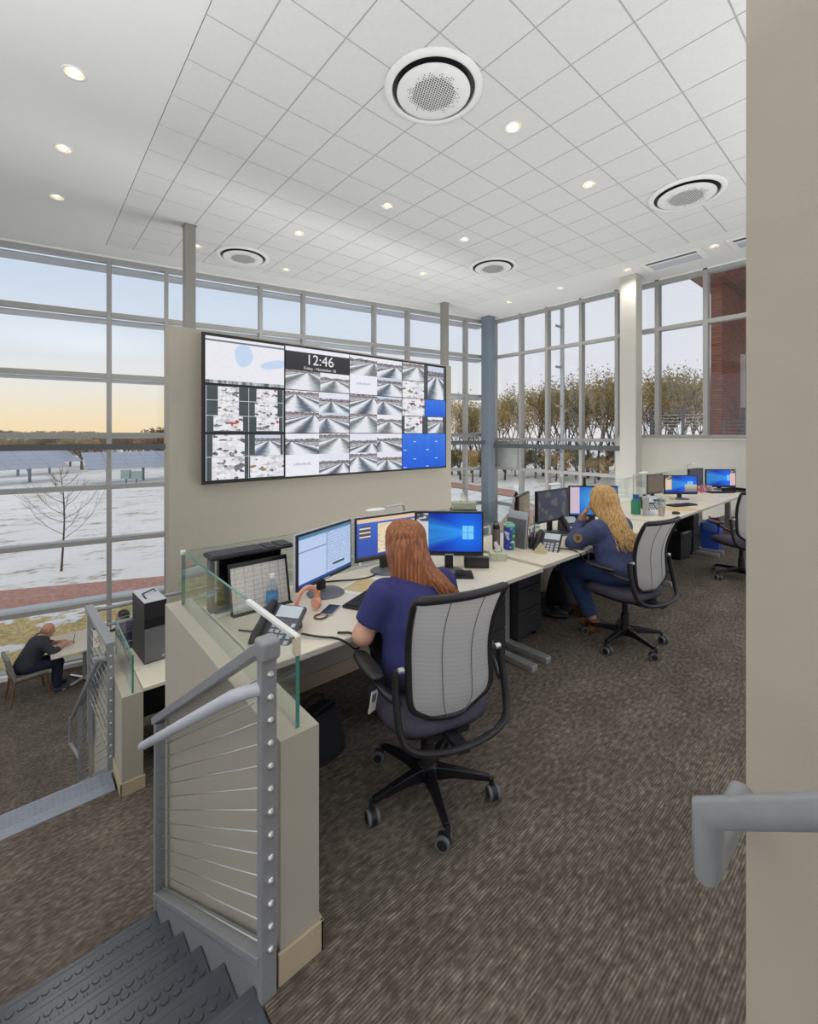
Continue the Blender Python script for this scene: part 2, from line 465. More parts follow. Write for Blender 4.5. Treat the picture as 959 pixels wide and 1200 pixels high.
# ---------------------------------------------------------------- recessed downlights (each carries its own lamp)
CANR = mat('can_reflector', srgb(228, 222, 208), .25, .5, var=.04)
LAMPM = emit('lamp_glow', (1, .93, .82), 5)
can_m = MB().lathe([(HR+.018, 0), (HR+.016, -.007), (HR-.002, -.006), (HR-.004, .002)], n=28, caps=False).mesh('trim_ring', WHITEP)
ref_m = MB().lathe([(HR-.004, -.002), (HR-.012, .04), (HR-.03, .1), (.035, .115), (.0001, .118)], n=28, caps=False).mesh('reflector', CANR)
lmp_m = MB().lathe([(.0001, .028), (.02, .031), (.03, .05), (.026, .115)], n=14).mesh('lamp', LAMPM)
def downlight(x, y, label, power=50):
    t = thing('downlight', label, 'ceiling light', (x, y, CEIL), group='recessed ceiling downlights')
    for nm, me in (('trim_ring', can_m), ('reflector', ref_m), ('lamp', lmp_m)): link(nm, me, t, smooth=True)
    L = bpy.data.lights.new('downlight_beam', 'SPOT'); L.energy = power; L.color = (1, .95, .88); L.spot_size = 2.6; L.spot_blend = 1; L.shadow_soft_size = .06
    lo = bpy.data.objects.new('downlight_beam', L); COL.objects.link(lo); lo.parent = t; lo.location = (0, 0, 0)
    return t
lab_l = ['largest of three recessed downlights in the plain left ceiling', 'middle of three recessed downlights in the plain left ceiling', 'smallest recessed downlight in the plain left ceiling, nearest the windows']
for (x, y), lb in zip(left_cans, lab_l):
    downlight(x, y, lb)
lab_t = ['recessed downlight in ceiling tile right beside the largest round air vent', 'recessed downlight in ceiling tile between the two nearest round air vents', 'recessed downlight in ceiling tile below the largest round air vent', 'recessed downlight in ceiling tile above and right of the left round vent', 'recessed downlight in ceiling tile just above the middle round vent', 'recessed downlight in ceiling tile left of the middle round vent', 'recessed downlight in ceiling tile below right of the left round vent', 'recessed downlight in ceiling tile right beside the thin grey column']
for (x, y), lb in zip(tile_cans, lab_t): downlight(x, y, lb)
lab_r = ['recessed downlight in ceiling border between two slot vents', 'recessed downlight in ceiling border right above the white column', 'recessed downlight in ceiling border left of the white column', 'recessed downlight in ceiling border nearest the blue grey corner column']
for (x, y), lb in zip(right_cans, lab_r): downlight(x, y, lb)

# ---------------------------------------------------------------- round ceiling cassettes
def cassette(x, y, label):
    t = thing('round_air_vent', label, 'air vent', (x, y, CEIL), group='round ceiling air cassettes')
    MB().lathe([(.505, 0), (.51, -.012), (.49, -.03), (.445, -.036), (.43, -.03), (.425, .0)], n=64, caps=False).build('outer_ring', WHITEP, t, smooth='auto')
    MB().lathe([(.426, -.0015), (.20, -.002)], n=48, caps=False).build('air_slot', BLACKP, t)
    MB().lathe([(.22, -.002), (.33, -.03), (.378, -.042), (.38, -.05), (.365, -.056), (.2, -.060), (.0001, -.061)], n=56).build('face_disc', WHITEP, t, smooth='auto')
    pm = MB(); s_ = .0285
    r2 = random.Random(3)
    for i in range(-13, 14):
        for j in range(-13, 14):
            px, py = s_*(i+.5*(j % 2)), s_*.87*j; r = math.hypot(px, py)
            keep = 1 if r < .21 else max(0, 1-(r-.21)/.075)
            if r2.random() < keep:
                rr = .0105 if r < .22 else .007
                c_ = (px, py, -.0625); pm.add([(c_[0]+rr*math.cos(a*pi/3), c_[1]+rr*math.sin(a*pi/3), c_[2]) for a in range(6)], [(0, 5, 4, 3, 2, 1)])
    p = pm.build('perforations', DARKCAB, t); p['kind'] = 'stuff'
    MB().box(-.02, .02, -.365, -.35, -.056, -.053).build('logo_plate', GREYL, t)
cassette(3.21, 3.3, 'largest round ceiling air cassette with hexagonal perforations, nearest to view')
cassette(7.46, 2.26, 'round ceiling air cassette beside the right wall, with black slot ring')
cassette(7.56, 5.95, 'round ceiling air cassette in the middle, above the screens right end')
cassette(3.33, 8.91, 'round ceiling air cassette beside thin grey column at left')
def slot_unit(y0, y1, label):
    t = thing('slot_air_vent', label, 'air vent', (9.98+.13, (y0+y1)/2, CEIL), group='rectangular slot vents')
    h = (y1-y0)/2
    MB().box(-.33, .33, -h, h, -.03, 0).build('frame', WHITEP, t, bevel=.012)
    MB().box(-.26, -.19, -h+.1, h-.1, -.034, -.0295).build('air_slot', BLACKP, t)
    MB().box(-.1, .22, -h+.12, h-.12, -.045, -.0295).build('intake_panel', GREYL, t, bevel=.008)
slot_unit(2.72, 3.85, 'long rectangular slot air vent above window beside the white column')
slot_unit(1.22, 2.33, 'rectangular slot air vent at the right, half hidden by near wall')

# ---------------------------------------------------------------- long window wall (window_1) and right window wall (window_2)
w1 = struct(thing('window_1', None, None))
HZ = [5.22, 4.12, 2.88, 1.69, .64, -.44, -1.67, -2.74]
VX = [-6.4, -5.4, -3.55, -2.55, -.62, 1.31, 2.31, 4.23, 5.24, 7.16, 8.19, 10.21, 11.12]
ang = math.atan(-.1893); CA = math.cos(ang)
w1.location = (0, wy(0), 0); w1.rotation_euler = (0, 0, ang)     # local x runs along the wall
LX = [x/CA for x in VX]
for i, x in enumerate(LX):
    MB().box(x-.04, x+.04, -.11, .07, LOW, CEIL).build('mullion', ALU, w1, bevel=.004)
for z in HZ:
    for a, b in zip(LX, LX[1:]):
        MB().box(a+.04, b-.04, -.10, .06, z-.045, z+.045).build('transom', ALU, w1)
for z in HZ[:-1]:
    s0 = MB(); s0.box(LX[0], LX[-1], .16, .58, z-.075, z-.04)
    for x in LX: s0.box(x-.03, x+.03, .07, .56, z-.07, z-.045)
    s0.build('sunshade', SHADE, w1)
for (z1, z0) in zip(HZ, HZ[1:]):
    for a, b in zip(LX, LX[1:]):
        MB().box(a+.035, b-.035, -.008, .008, z0+.04, z1-.04).build('pane', PANE, w1)
MB().box(LX[0], LX[-1], -.12, .07, CEIL-.035, CEIL).build('head_track', WHITEP, w1)
MB().box(LX[0], LX[-1], -.2, .07, LOW, LOW+.075).build('sill', WHITEP, w1)
w2 = struct(thing('window_2', None, None, (11.2, 0, 0)))
VY = [8.72, 7.73, 6.85, 5.84, 4.90]
VY2 = [4.90, 3.97, 3.0, 2.02, 1.0, -.1]
HZ2 = [5.22, 4.11, 1.55, .66, -.44, -1.67, -2.74]
for y in VY: MB().box(-.12, .07, y-.04, y+.04, LOW, CEIL).build('mullion', ALU, w2, bevel=.004)
for y in VY2[1:]: MB().box(-.12, .07, y-.045, y+.045, 1.6, CEIL).build('mullion', ALU, w2, bevel=.004)
GREYPAN = mat('grey_opaque_panel', srgb(150, 152, 150), .5, .1, var=.12, nscale=3)
for z in HZ2:
    for a, b in zip(VY, VY[1:]): MB().box(-.11, .06, b+.04, a-.04, z-.04, z+.04).build('transom', ALU, w2)
for z1, z0 in zip(HZ2, HZ2[1:]):
    for i, (a, b) in enumerate(zip(VY, VY[1:])):
        if i == 0 and z1 == 1.55:
            pm = MB(); pm.grid(lambda u, v: (-.05-.16*math.sin(pi*u)**.8, b+.05+u*(a-b-.1), z0+.05+v*(z1-z0-.1)), 10, 1)
            pm.build('opaque_panel', GREYPAN, w2, smooth=True); continue
        MB().box(-.008, .008, b+.035, a-.035, z0+.035, z1-.035).build('pane', PANE, w2)
for z in (5.22, 4.14, 1.645):
    for a, b in zip(VY2, VY2[1:]): MB().box(-.11, .06, b+.04, a-.04, z-.045, z+.045).build('transom', ALU, w2)
for z1, z0 in ((5.22, 4.14), (4.14, 1.645)):
    for a, b in zip(VY2, VY2[1:]): MB().box(-.008, .008, b+.035, a-.035, z0+.035, z1-.035).build('pane', PANE, w2)
MB().box(-.12, .07, -.1, 8.72, CEIL-.03, CEIL).build('head_track', WHITEP, w2)
MB().box(.36, .42, 6.60, 6.70, LOW, CEIL+.1).build('exterior_fin', SHADE, w2)
for z in (4.75, 3.6, 2.5, 1.2): MB().box(.05, .38, 6.63, 6.67, z-.03, z+.03).build('fin_clip', ALU, w2)
# solid wall below the right windows
wf = MB(); wf.box(11.05, 11.35, -.1, 4.9, LOW, 1.6); wf.box(11.0, 11.36, -.1, 4.86, 1.58, 1.61)
struct(wf.build('wall_far', WHITEWALL))
# interior steel girts
GIRTM = mat('girt_dark_steel', srgb(84, 87, 90), .55, 0, var=.05)
gi = MB().box(-6, LX[-1]-.2, -.42, -.30, 1.40, 1.51).build('girt_bar', GIRTM)
gi.location = w1.location; gi.rotation_euler = w1.rotation_euler
tag(gi, 'dark steel bar running across the long window wall at eye height', 'beam')
gi2 = box('girt_bar', GIRTM, 10.78, 10.9, 4.62, 8.55, 1.30, 1.42)
tag(gi2, 'dark steel bar crossing the right windows, ending at the white column', 'beam')
# columns
def column(name, m, x, y, s_, z0, z1, label, b=.01):
    o = thing(name, label, 'column', (x, y, z0))
    MB().box(-s_/2, s_/2, -s_/2, s_/2, 0, z1-z0).build('shaft', m, o, bevel=b)
    MB().box(-s_/2-.02, s_/2+.02, -s_/2-.02, s_/2+.02, 0, .04).build('base_plate', m, o)
    MB().box(-s_/2-.012, s_/2+.012, -s_/2-.012, s_/2+.012, z1-z0-.02, z1-z0).build('collar', m, o)
column('steel_column', COLBLUE, 10.72, 8.62, .3, LOW, CEIL, 'blue grey steel column standing in the window corner')
column('square_column', WHITEWALL, 10.46, 4.29, .36, UP, CEIL, 'pale square column between the two right window groups', .02)
column('steel_post', COLGREY, 2.15, 8.24, .17, LOW, CEIL, 'thin grey steel post rising behind the video wall left end')
column('steel_post', COLGREY, 8.68, 8.49, .17, LOW, CEIL, 'thin grey steel post rising behind the video wall right end')
# near wall at the right edge
struct(box('wall_right', WALL_WARM, 1.0, 1.35, -3.5, .206, 0, CEIL))
# partition carrying the screens
struct(box('wall_back', WALL, 1.47, 6.95, 6.6, 6.78, LOW, 3.17))
# low wall by the stair, cross wall under the rear glass
struct(box('wall_left', WALL, .60, .735, 1.297, 2.78, MID-.2, .745))
struct(box('wall_front', WALL, .735, 9.7, 2.67, 2.78, MID-.2, .70))
bb = MB(); bb.box(.735, .748, 1.285, 2.66, 0, .1); bb.box(.590, .748, 1.285, 1.297, 0, .1)
struct(bb.build('baseboard_left', BASEB, bevel=.003))
struct(box('baseboard_front', BASEB, .748, 9.7, 2.657, 2.67, 0, .1, bevel=.003))
# low wall of the lower workstation
struct(box('wall_low', WALL, .555, .695, 3.92, 5.3, MID, MID+.74))
bb = MB(); bb.box(.543, .555, 3.908, 5.3, MID, MID+.1); bb.box(.543, .707, 3.908, 3.92, MID, MID+.1)
struct(bb.build('baseboard_low', BASEB, bevel=.003))
# platform fascias
fa = MB(); fa.box(-4, .56, 1.0, 1.03, -1.02, -.3); fa.box(.5, 9.7, 5.40, 5.43, LOW, MID); fa.box(.53, .56, 4.26, 5.4, LOW, MID)
struct(fa.build('trim_1', WALL))
# ================================================================== STAIRS AND RAILS
def round_studs(x0, x1, y0, y1, z, r=.0125, px=.034, py=.034):
    mb = MB(); ny = max(1, int((y1-y0)/py)); nx = int((x1-x0)/px)
    oy = (y1-y0-(ny-1)*py)/2
    for j in range(ny):
        for i in range(nx):
            x = x1-.02-i*px-(j % 2)*px/2; y = y0+oy+j*py
            if x-r < x0: continue
            n = 12
            mb.add([(x+r*math.cos(2*pi*a/n), y+r*math.sin(2*pi*a/n), z) for a in range(n)]+[(x+r*.82*math.cos(2*pi*a/n), y+r*.82*math.sin(2*pi*a/n), z+.004) for a in range(n)],
                   [(a, (a+1) % n, n+(a+1) % n, n+a) for a in range(n)]+[tuple(range(n, 2*n))])
    return mb
SX0, SX1 = -1.2, .535
st = thing('staircase', 'short dark rubber stair with round studs going down at lower left', 'stairs', (0, 0, 0))
for n in range(6):
    y0 = 1.03 if n == 0 else 1.33+.267*(n-1); y1 = 1.33+.267*n; z = -.17*n
    tr = MB()
    tr.box(SX0, SX1, y0+.012, y1+.012, z-.025, z)
    tr.box(SX0, SX1, y1-.012, y1+.016, z-.04, z+.0015)
    tread = tr.build('tread', RUBBER, st, bevel=.004)
    s_ = round_studs(SX0+.02, SX1-.01, y0+.012, y1-.02, z, .0165, .041, .0355).build('studs', RUBBER, tread); s_['kind'] = 'stuff'
    MB().box(SX0, SX1, y1-.03, y1-.01, z-.17, z-.025).build('riser', RUBBER, st)
# skirt plate with a stepped lower edge
pts = [(1.27, .12), (1.27, -.10)]
pts = [(1.285, .10), (2.745, -.83), (2.745, -1.02), (2.6, -1.02), (1.285, -.22)]
MB().prism(pts, 'x', SX1+.002, SX1+.016).build('skirt', STEEL, st, bevel=.003)

def fitting(mb, x, y, z, r=.0085):
    M = Matrix.Rotation(pi/2, 3, 'X')
    mb.lathe([(r*1.25, 0), (r*1.25, .004), (r, .006), (r*.9, .011), (r*.55, .013), (.0001, .0135)], (x, y, z), 12, M=M)
r1 = thing('stair_railing', 'grey steel stair railing with tensioned cables in front of the low wall', 'railing', (.557, 1.297, -.1))
def L1(x, y, z): return (x-.557, y-1.297, z+.1)
def bx1(mb, x0, x1, y0, y1, z0, z1): a = L1(x0, y0, z0); b = L1(x1, y1, z1); mb.box(a[0], b[0], a[1], b[1], a[2], b[2]); return mb
post = bx1(MB(), .532, .582, 1.28, 1.315, -.10, 1.05).build('post', STEEL, r1, bevel=.004)
bx1(MB(), .532, .582, 2.69, 2.725, -.98, .13).build('post', STEEL, r1, bevel=.004)
SL = -.905/1.412
# top rail: flat box bar following the pitch, with a cap block on the upper post
tp = MB()
def sweep(mb, y0, z0, y1, z1, x0, x1, th):
    v = [(x, y, z+dz) for (y, z) in ((y0, z0), (y1, z1)) for x in (x0, x1) for dz in (-th, 0)]
    v = [L1(*q) for q in v]
    mb.add(v, [(0, 1, 3, 2), (4, 6, 7, 5), (0, 2, 6, 4), (1, 5, 7, 3), (0, 4, 5, 1), (2, 3, 7, 6)])
sweep(tp, 1.30, 1.083, 2.78, 1.083+1.48*SL, .530, .584, .045)
tp.build('top_rail', STEEL, r1, bevel=.006, seg=3)
bx1(MB(), .526, .588, 1.262, 1.325, 1.022, 1.085).build('cap_block', STEEL, r1, bevel=.012, seg=3)
bt = MB(); sweep(bt, 1.30, .125, 2.72, .125+1.42*SL, .528, .586, .03); bt.build('bottom_rail', STEEL, r1, bevel=.003)
MB().tube([L1(.557, 1.30, .93), L1(.50, 1.325, .925), L1(.475, 1.36, .905), L1(.472, 2.69, .905+1.33*SL)], [.019, .0195, .021, .021], 16).build('handrail', GREYL, r1, smooth='auto')
MB().ball(L1(.472, 2.69, .905+1.33*SL), (.021, .016, .021), 16, 8).build('handrail_end', GREYL, r1, smooth=True)
for i in range(13):
    z = .977-i*.0689
    MB().tube([L1(.557, 1.29, z), L1(.557, 2.70, z+1.41*SL)], .0026, 6).build('cable', CHROME, r1, smooth=True)
    fb = MB(); fitting(fb, *L1(.560, 1.28, z)); fb.build('cable_fitting', CHROME, r1, smooth='auto')

# second flight, going down to the lower floor
s2 = thing('lower_staircase', 'grey stair flight with studded metal nosing leading to the lower floor', 'stairs', (0, 4.03, MID))
ns = MB(); ns.box(-3, .53, 0, .10, -.03, .004); ns.build('nosing_strip', RUBBERL, s2, bevel=.003)
ns = MB(); ns.box(-3, .53, .10, .262, -.04, .0); tr0 = ns.build('tread', RUBBERL, s2, bevel=.003)
sq = MB()
for j in range(5):
    for i in range(80):
        x = .51-i*.0335; y = .115+j*.029; sq.box(x-.024, x, y, y+.019, 0, .003)
sq.build('studs', RUBBERL, tr0, bevel=0)['kind'] = 'stuff'
for n in range(1, 11):
    y0 = .262+.255*(n-1); z = -.1618*n
    t_ = MB(); t_.box(-3, .53, y0-.01, y0+.265, z-.035, z); t_.build('tread', RUBBERL, s2, bevel=.003)
    MB().box(-3, .53, y0-.02, y0-.005, z, z+.16).build('riser', RUBBERL, s2)
r2 = thing('lower_railing', 'grey steel guard rail with cables at the edge of the lower landing', 'railing', (.53, 4.28, MID))
def L2(x, y, z): return (x-.53, y-4.28, z-MID)
def post2(x, y, z0, z1, s_=.045):
    a = L2(x, y, z0); MB().box(a[0]-s_/2, a[0]+s_/2, a[1]-s_/2, a[1]+s_/2, a[2], a[2]+z1-z0).build('post', STEEL, r2, bevel=.003)
post2(.53, 4.30, MID-.05, -.0); post2(.49, 5.34, MID-.3, -.02)
post2(.53, 5.62, -2.0, -.80); post2(.53, 6.84, LOW, -1.62)
def bar2(name, p, q, w_, h_, m=None):
    P, Q = Vector(L2(*p)), Vector(L2(*q)); dv = (Q-P); ln = dv.length; dv.normalize()
    side = Vector((0, 0, 1)).cross(dv); side.normalize(); upv = dv.cross(side)
    M = Matrix((side, dv, upv)).transposed()
    mb = MB(); v = [P+M @ Vector((x, y, z)) for z in (-h_, 0) for y in (0, ln) for x in (-w_/2, w_/2)]
    mb.add(v, [(0, 2, 3, 1), (4, 5, 7, 6), (0, 1, 5, 4), (2, 6, 7, 3), (0, 4, 6, 2), (1, 3, 7, 5)])
    return mb.build(name, m or STEEL, r2, bevel=.004)
bar2('top_rail', (.53, 4.275, .02), (.485, 5.36, .02), .07, .04)
bar2('top_rail', (.53, 4.30, -.02), (.53, 7.0, -1.74), .05, .04)
bar2('bottom_rail', (.53, 4.3, -.98), (.53, 6.9, -2.66), .04, .06)
for i in range(10):
    z = -.09-i*.09
    MB().tube([L2(.53, 4.3, z), L2(.49, 5.34, z)], .003, 6).build('cable', CHROME, r2)
for i in range(11):
    z = -.14-i*.075
    MB().tube([L2(.53, 4.3, z), L2(.53, 6.84, z-1.62)], .003, 6).build('cable', CHROME, r2)
for i in range(10):
    fb = MB(); fitting(fb, *L2(.53, 4.278, -.09-i*.09), r=.008); fb.build('cable_fitting', CHROME, r2, smooth='auto')
MB().tube([L2(.50, 4.28, -.1), L2(.46, 4.36, -.12), L2(.46, 7.15, -1.96), L2(.46, 7.3, -2.02), L2(.46, 7.31, -2.36), L2(.53, 6.86, -2.36)], .02, 12).build('handrail', STEEL, r2, smooth='auto')
r3 = thing('platform_railing', 'horizontal grey double tube railing with cables beside the computer tower', 'railing', (.5, 5.36, MID))
for z in (-.05, -.22):
    MB().tube([(0, 0, z-MID), (6.2, 0, z-MID)], .02, 10).build('rail', STEEL, r3, smooth='auto')
for i in range(7): MB().tube([(0, 0, .08+i*.1), (6.2, 0, .08+i*.1)], .003, 6).build('cable', CHROME, r3)
for x in (1.6, 3.2, 4.8, 6.2): MB().box(x-.02, x+.02, -.02, .02, 0, .98).build('post', STEEL, r3)

# wall handrail close to the camera at the right
hr = thing('wall_handrail', 'round grey handrail returning to the near wall at the right edge', 'handrail', (1.0, .21, 1.0))
R_ = .0212
def LH(x, y, z): return (x-1.0, y-.21, z-1.0)
yA, zA, slope = .213, 1.113, -.66
path = [LH(.80, -1.3, zA+(-1.3-yA)*slope), LH(.80, yA, zA)]
def mitre(path, r, name):
    mb = MB(); mb.tube(path, r, 20); return mb.build(name, STEEL, hr, smooth='auto')
# sloping tube ends in a mitred elbow, drops, then runs back to the wall
ring = []
n = 20
def elbow(P0, P1, P2, P3, r):
    """tube through four points with mitred corners"""
    P = [Vector(q) for q in (P0, P1, P2, P3)]
    d0 = (P[1]-P[0]).normalized(); d1 = (P[2]-P[1]).normalized(); d2 = (P[3]-P[2]).normalized()
    side = Vector((1, 0, 0)); up = d0.cross(side).normalized(); side = up.cross(d0).normalized()
    def proj(base, dirn, origin, normal):   # slide base along dirn to the plane
        t = (origin-base).dot(normal)/dirn.dot(normal); return base+dirn*t
    vs_ = []
    start = [P[0]+(side*math.cos(2*pi*j/n)+up*math.sin(2*pi*j/n))*r for j in range(n)]
    r1_ = [proj(q, d0, P[1], (d0+d1).normalized()) for q in start]
    r2_ = [proj(q, d1, P[2], (d1+d2).normalized()) for q in r1_]
    r3_ = [proj(q, d2, P[3], d2) for q in r2_]
    mb = MB(); vs_ = start+r1_+r2_+r3_
    fs = [(i*n+j, i*n+(j+1) % n, (i+1)*n+(j+1) % n, (i+1)*n+j) for i in range(3) for j in range(n)]
    mb.add(vs_, fs); return mb
elbow(path[0], path[1], LH(.80, yA, 1.036), LH(1.0, yA, 1.036), R_).build('rail_tube', STEEL, hr, smooth='auto')
for y in (-.5, -1.1):
    z = zA+(y-yA)*slope
    MB().tube([LH(.80, y, z-.02), LH(.80, y, z-.06), LH(1.0, y, z-.08)], .008, 8).build('bracket', STEEL, hr, smooth='auto')

# ---------------------------------------------------------------- glass screens on the low walls
def glass_panel(name, label, x0, x1, y0, y1, z0, z1, corner=True):
    o = thing(name, label, 'glass screen', (x0, y0, z0))
    X, Y, Z = x1-x0, y1-y0, z1-z0
    MB().box(0, X, 0, Y, 0, Z).build('glass', GLASSP, o)
    e = .0015
    eb = MB()
    if X < Y:
        eb.box(-.0006, X+.0006, -e, 0, 0, Z); eb.box(-.0006, X+.0006, Y, Y+e, 0, Z); eb.box(0.001, X-.001, 0, Y, Z, Z+e)
    else:
        eb.box(-e, 0, -.0006, Y+.0006, 0, Z); eb.box(X, X+e, -.0006, Y+.0006, 0, Z); eb.box(0, X, 0.001, Y-.001, Z, Z+e)
    eb.build('polished_edge', GLASSE, o)
    return o
g1 = glass_panel('glass_screen', 'clear glass screen with green edge standing on the low wall by the stairs', .666, .678, 1.325, 2.70, .745, 1.04)
MB().box(-.004, .016, -.006, .02, .235, .299).build('edge_cap', mat('cream_cap', srgb(226, 214, 190), .5), g1, bevel=.003)
MB().box(-.004, .016, .0, .42, .285, .301).build('top_cap', WHITEP, g1, bevel=.003)
MB().box(-.006, .018, 1.36, 1.385, .283, .306).build('corner_clip', WHITEP, g1, bevel=.003)
g2 = glass_panel('glass_screen', 'long clear glass screen along the back of the first desk', .684, 2.85, 2.705, 2.717, .70, 1.04)
g3 = glass_panel('glass_screen', 'clear glass screen behind the second desk monitors', 2.87, 5.2, 2.705, 2.717, .70, 1.04)
g4 = glass_panel('glass_screen', 'clear glass screen behind the third desk near the pale column', 5.22, 7.4, 2.705, 2.717, .70, 1.08)
g5 = glass_panel('glass_screen', 'clear glass screen behind the farthest desk', 7.42, 9.6, 2.705, 2.717, .70, 1.08)
g6 = glass_panel('glass_screen', 'small glass screen on the low wall beside the computer tower', .622, .634, 3.94, 4.75, MID+.74, .01)
g7 = glass_panel('glass_screen', 'glass screen crossing behind the computer tower on the lower desk', .645, 1.9, 4.80, 4.812, MID+.74, .02)

# ================================================================== DESKS
def desk(x0, x1, z, label, legs):
    o = thing('office_desk', label, 'desk', ((x0+x1)/2, 2.22, 0), group='desks in the row')
    h = (x1-x0)/2
    MB().box(-h, h, -.43, .43, z-.03, z).build('desk_top', DESK, o, bevel=.004)
    MB().box(-h+.002, h-.002, -.432, -.428, z-.028, z-.004).build('edge_band', DESKE, o)
    for lx in legs:
        l_ = MB(); l_.box(lx-.035, lx+.035, -.05, .03, .045, z-.03)
        l_.build('leg', SILVER, o, bevel=.004)
        MB().box(lx-.035, lx+.035, -.425, .30, 0, .045).build('foot', SILVER, o, bevel=.006)
        MB().box(lx-.02, lx+.02, -.30, .35, z-.07, z-.03).build('top_bracket', BLACKP, o)
    MB().box(-h+.15, h-.15, .05, .10, z-.10, z-.04).build('cross_beam', BLACKP, o)
    return o
desk(.755, 2.855, .728, 'cream office desk beside the glass screen, red haired woman sits at it', (-.93, .955))
desk(2.87, 5.16, .745, 'cream office desk in the middle, blond woman in sweatshirt sits at it', (-1.075, 1.0))
desk(5.175, 7.36, .75, 'cream office desk with green bottle and milky iced drink', (-.80, .98))
desk(7.375, 9.55, .75, 'cream office desk farthest away, with a pink patterned box', (-.98, .98))
D1, D2, D3 = .728, .745, .75
o = thing('lower_desk', 'cream desk on the lower landing carrying the computer tower', 'desk', (.70, 3.965, MID))
MB().box(0, 1.9, 0, .82, .71, .74).build('desk_top', DESK, o, bevel=.004)
MB().box(.3, .36, .3, .36, 0, .71).build('leg', DARKCAB, o); MB().box(1.75, 1.81, .3, .36, 0, .71).build('leg', DARKCAB, o)
MB().box(.002, 1.9, .74, .80, .1, .70).build('back_panel', DARKCAB, o)

def pedestal(x0, x1, y0, y1, z1, label, drawers=(.38, .7)):
    o = thing('file_pedestal', label, 'cabinet', (x0, y0, 0), group='file pedestals under the desks')
    X, Y = x1-x0, y1-y0
    MB().box(0, X, .02, Y, .05, z1).build('body', DARKCAB, o, bevel=.004)
    zs = [.055]+[.05+(z1-.05)*q for q in drawers]+[z1]
    for a, b in zip(zs, zs[1:]):
        dr = MB().box(.004, X-.004, 0, .02, a+.004, b-.004).build('drawer', DARKCAB, o, bevel=.003)
        MB().tube([(X*.35, -.012, b-.035), (X*.65, -.012, b-.035)], .004, 8).build('handle', BLACKG, dr)
    MB().cyl((X*.85, -.004, z1-.05), (X*.85, .003, z1-.05), .008).build('lock', CHROME, o)
    for cx in (.04, X-.04):
        for cy in (.05, Y-.05): MB().cyl((cx-.01, cy, .025), (cx+.01, cy, .025), .025, n=14).build('caster', BLACKP, o)
pedestal(2.40, 2.72, 2.02, 2.55, .60, 'charcoal file pedestal under the first desk, behind the near chair back')
pedestal(2.99, 3.32, 2.10, 2.6, .62, 'charcoal file pedestal with key lock beside the silver desk leg')
pedestal(5.66, 6.02, 2.06, 2.55, .60, 'charcoal file pedestal right behind the middle chair back')
pedestal(7.06, 7.30, 2.05, 2.55, .62, 'charcoal file pedestal between the black and the blue bins')

# ================================================================== OFFICE CHAIRS
CHAIRF = mat('chair_frame_black', srgb(48, 48, 51), .35, .3, var=.06)
def make_meshback():
    m, t = newmat('chair_mesh')
    c = coords(t)
    x, y, z = t.sep(c)
    wv = t.math('SINE', t.math('MULTIPLY', z, 2*pi/.007))
    wv2 = t.math('SINE', t.math('MULTIPLY', t.math('ADD', z, t.math('MULTIPLY', x, .15)), 2*pi/.019))
    f = t.math('ADD', t.math('MULTIPLY', wv, .25), t.math('MULTIPLY', wv2, .12))
    cc = t.ramp(t.math('ADD', f, .5), [(.2, srgb(184, 184, 184)), (.8, srgb(222, 222, 220))])
    p = t.node('ShaderNodeBsdfPrincipled', inp={'Base Color': cc, 'Roughness': .6})
    tl = t.node('ShaderNodeBsdfTranslucent', inp={0: (.78, .78, .77)})
    tr = t.node('ShaderNodeBsdfTransparent')
    mx = t.node('ShaderNodeMixShader', inp={0: .4, 1: p.outputs[0], 2: tl.outputs[0]})
    mx2 = t.node('ShaderNodeMixShader', inp={0: .06, 1: mx.outputs[0], 2: tr.outputs[0]})
    t.l.new(mx2.outputs[0], t.out)
    return m
MESHB = make_meshback()
def lerp_tab(tab, z):
    for (a, va), (b, vb) in zip(tab, tab[1:]):
        if z <= b: return va+(vb-va)*max(0, (z-a)/(b-a))
    return tab[-1][1]
def resample(tab, n=60):
    """smooth a coarse table by repeated averaging"""
    a, b = tab[0][0], tab[-1][0]; zs = [a+(b-a)*i/n for i in range(n+1)]; v = [lerp_tab(tab, z) for z in zs]
    for _ in range(14): v = [v[0]]+[(v[i-1]+2*v[i]+v[i+1])/4 for i in range(1, n)]+[v[-1]]
    return list(zip(zs, v))
BACKY = [(.50, -.235), (.58, -.256), (.68, -.246), (.78, -.242), (.88, -.262), (.96, -.295), (1.04, -.338)]
BACKW = [(.50, .10), (.515, .15), (.54, .182), (.58, .203), (.64, .205), (.72, .203), (.82, .207), (.95, .216), (1.02, .222), (1.04, .222)]
BACKY, BACKW = resample(BACKY), resample(BACKW)
def backpt(u, z): # u in -1..1
    w_ = lerp_tab(BACKW, z); return Vector((u*w_, lerp_tab(BACKY, z)+.035*u*u, z))
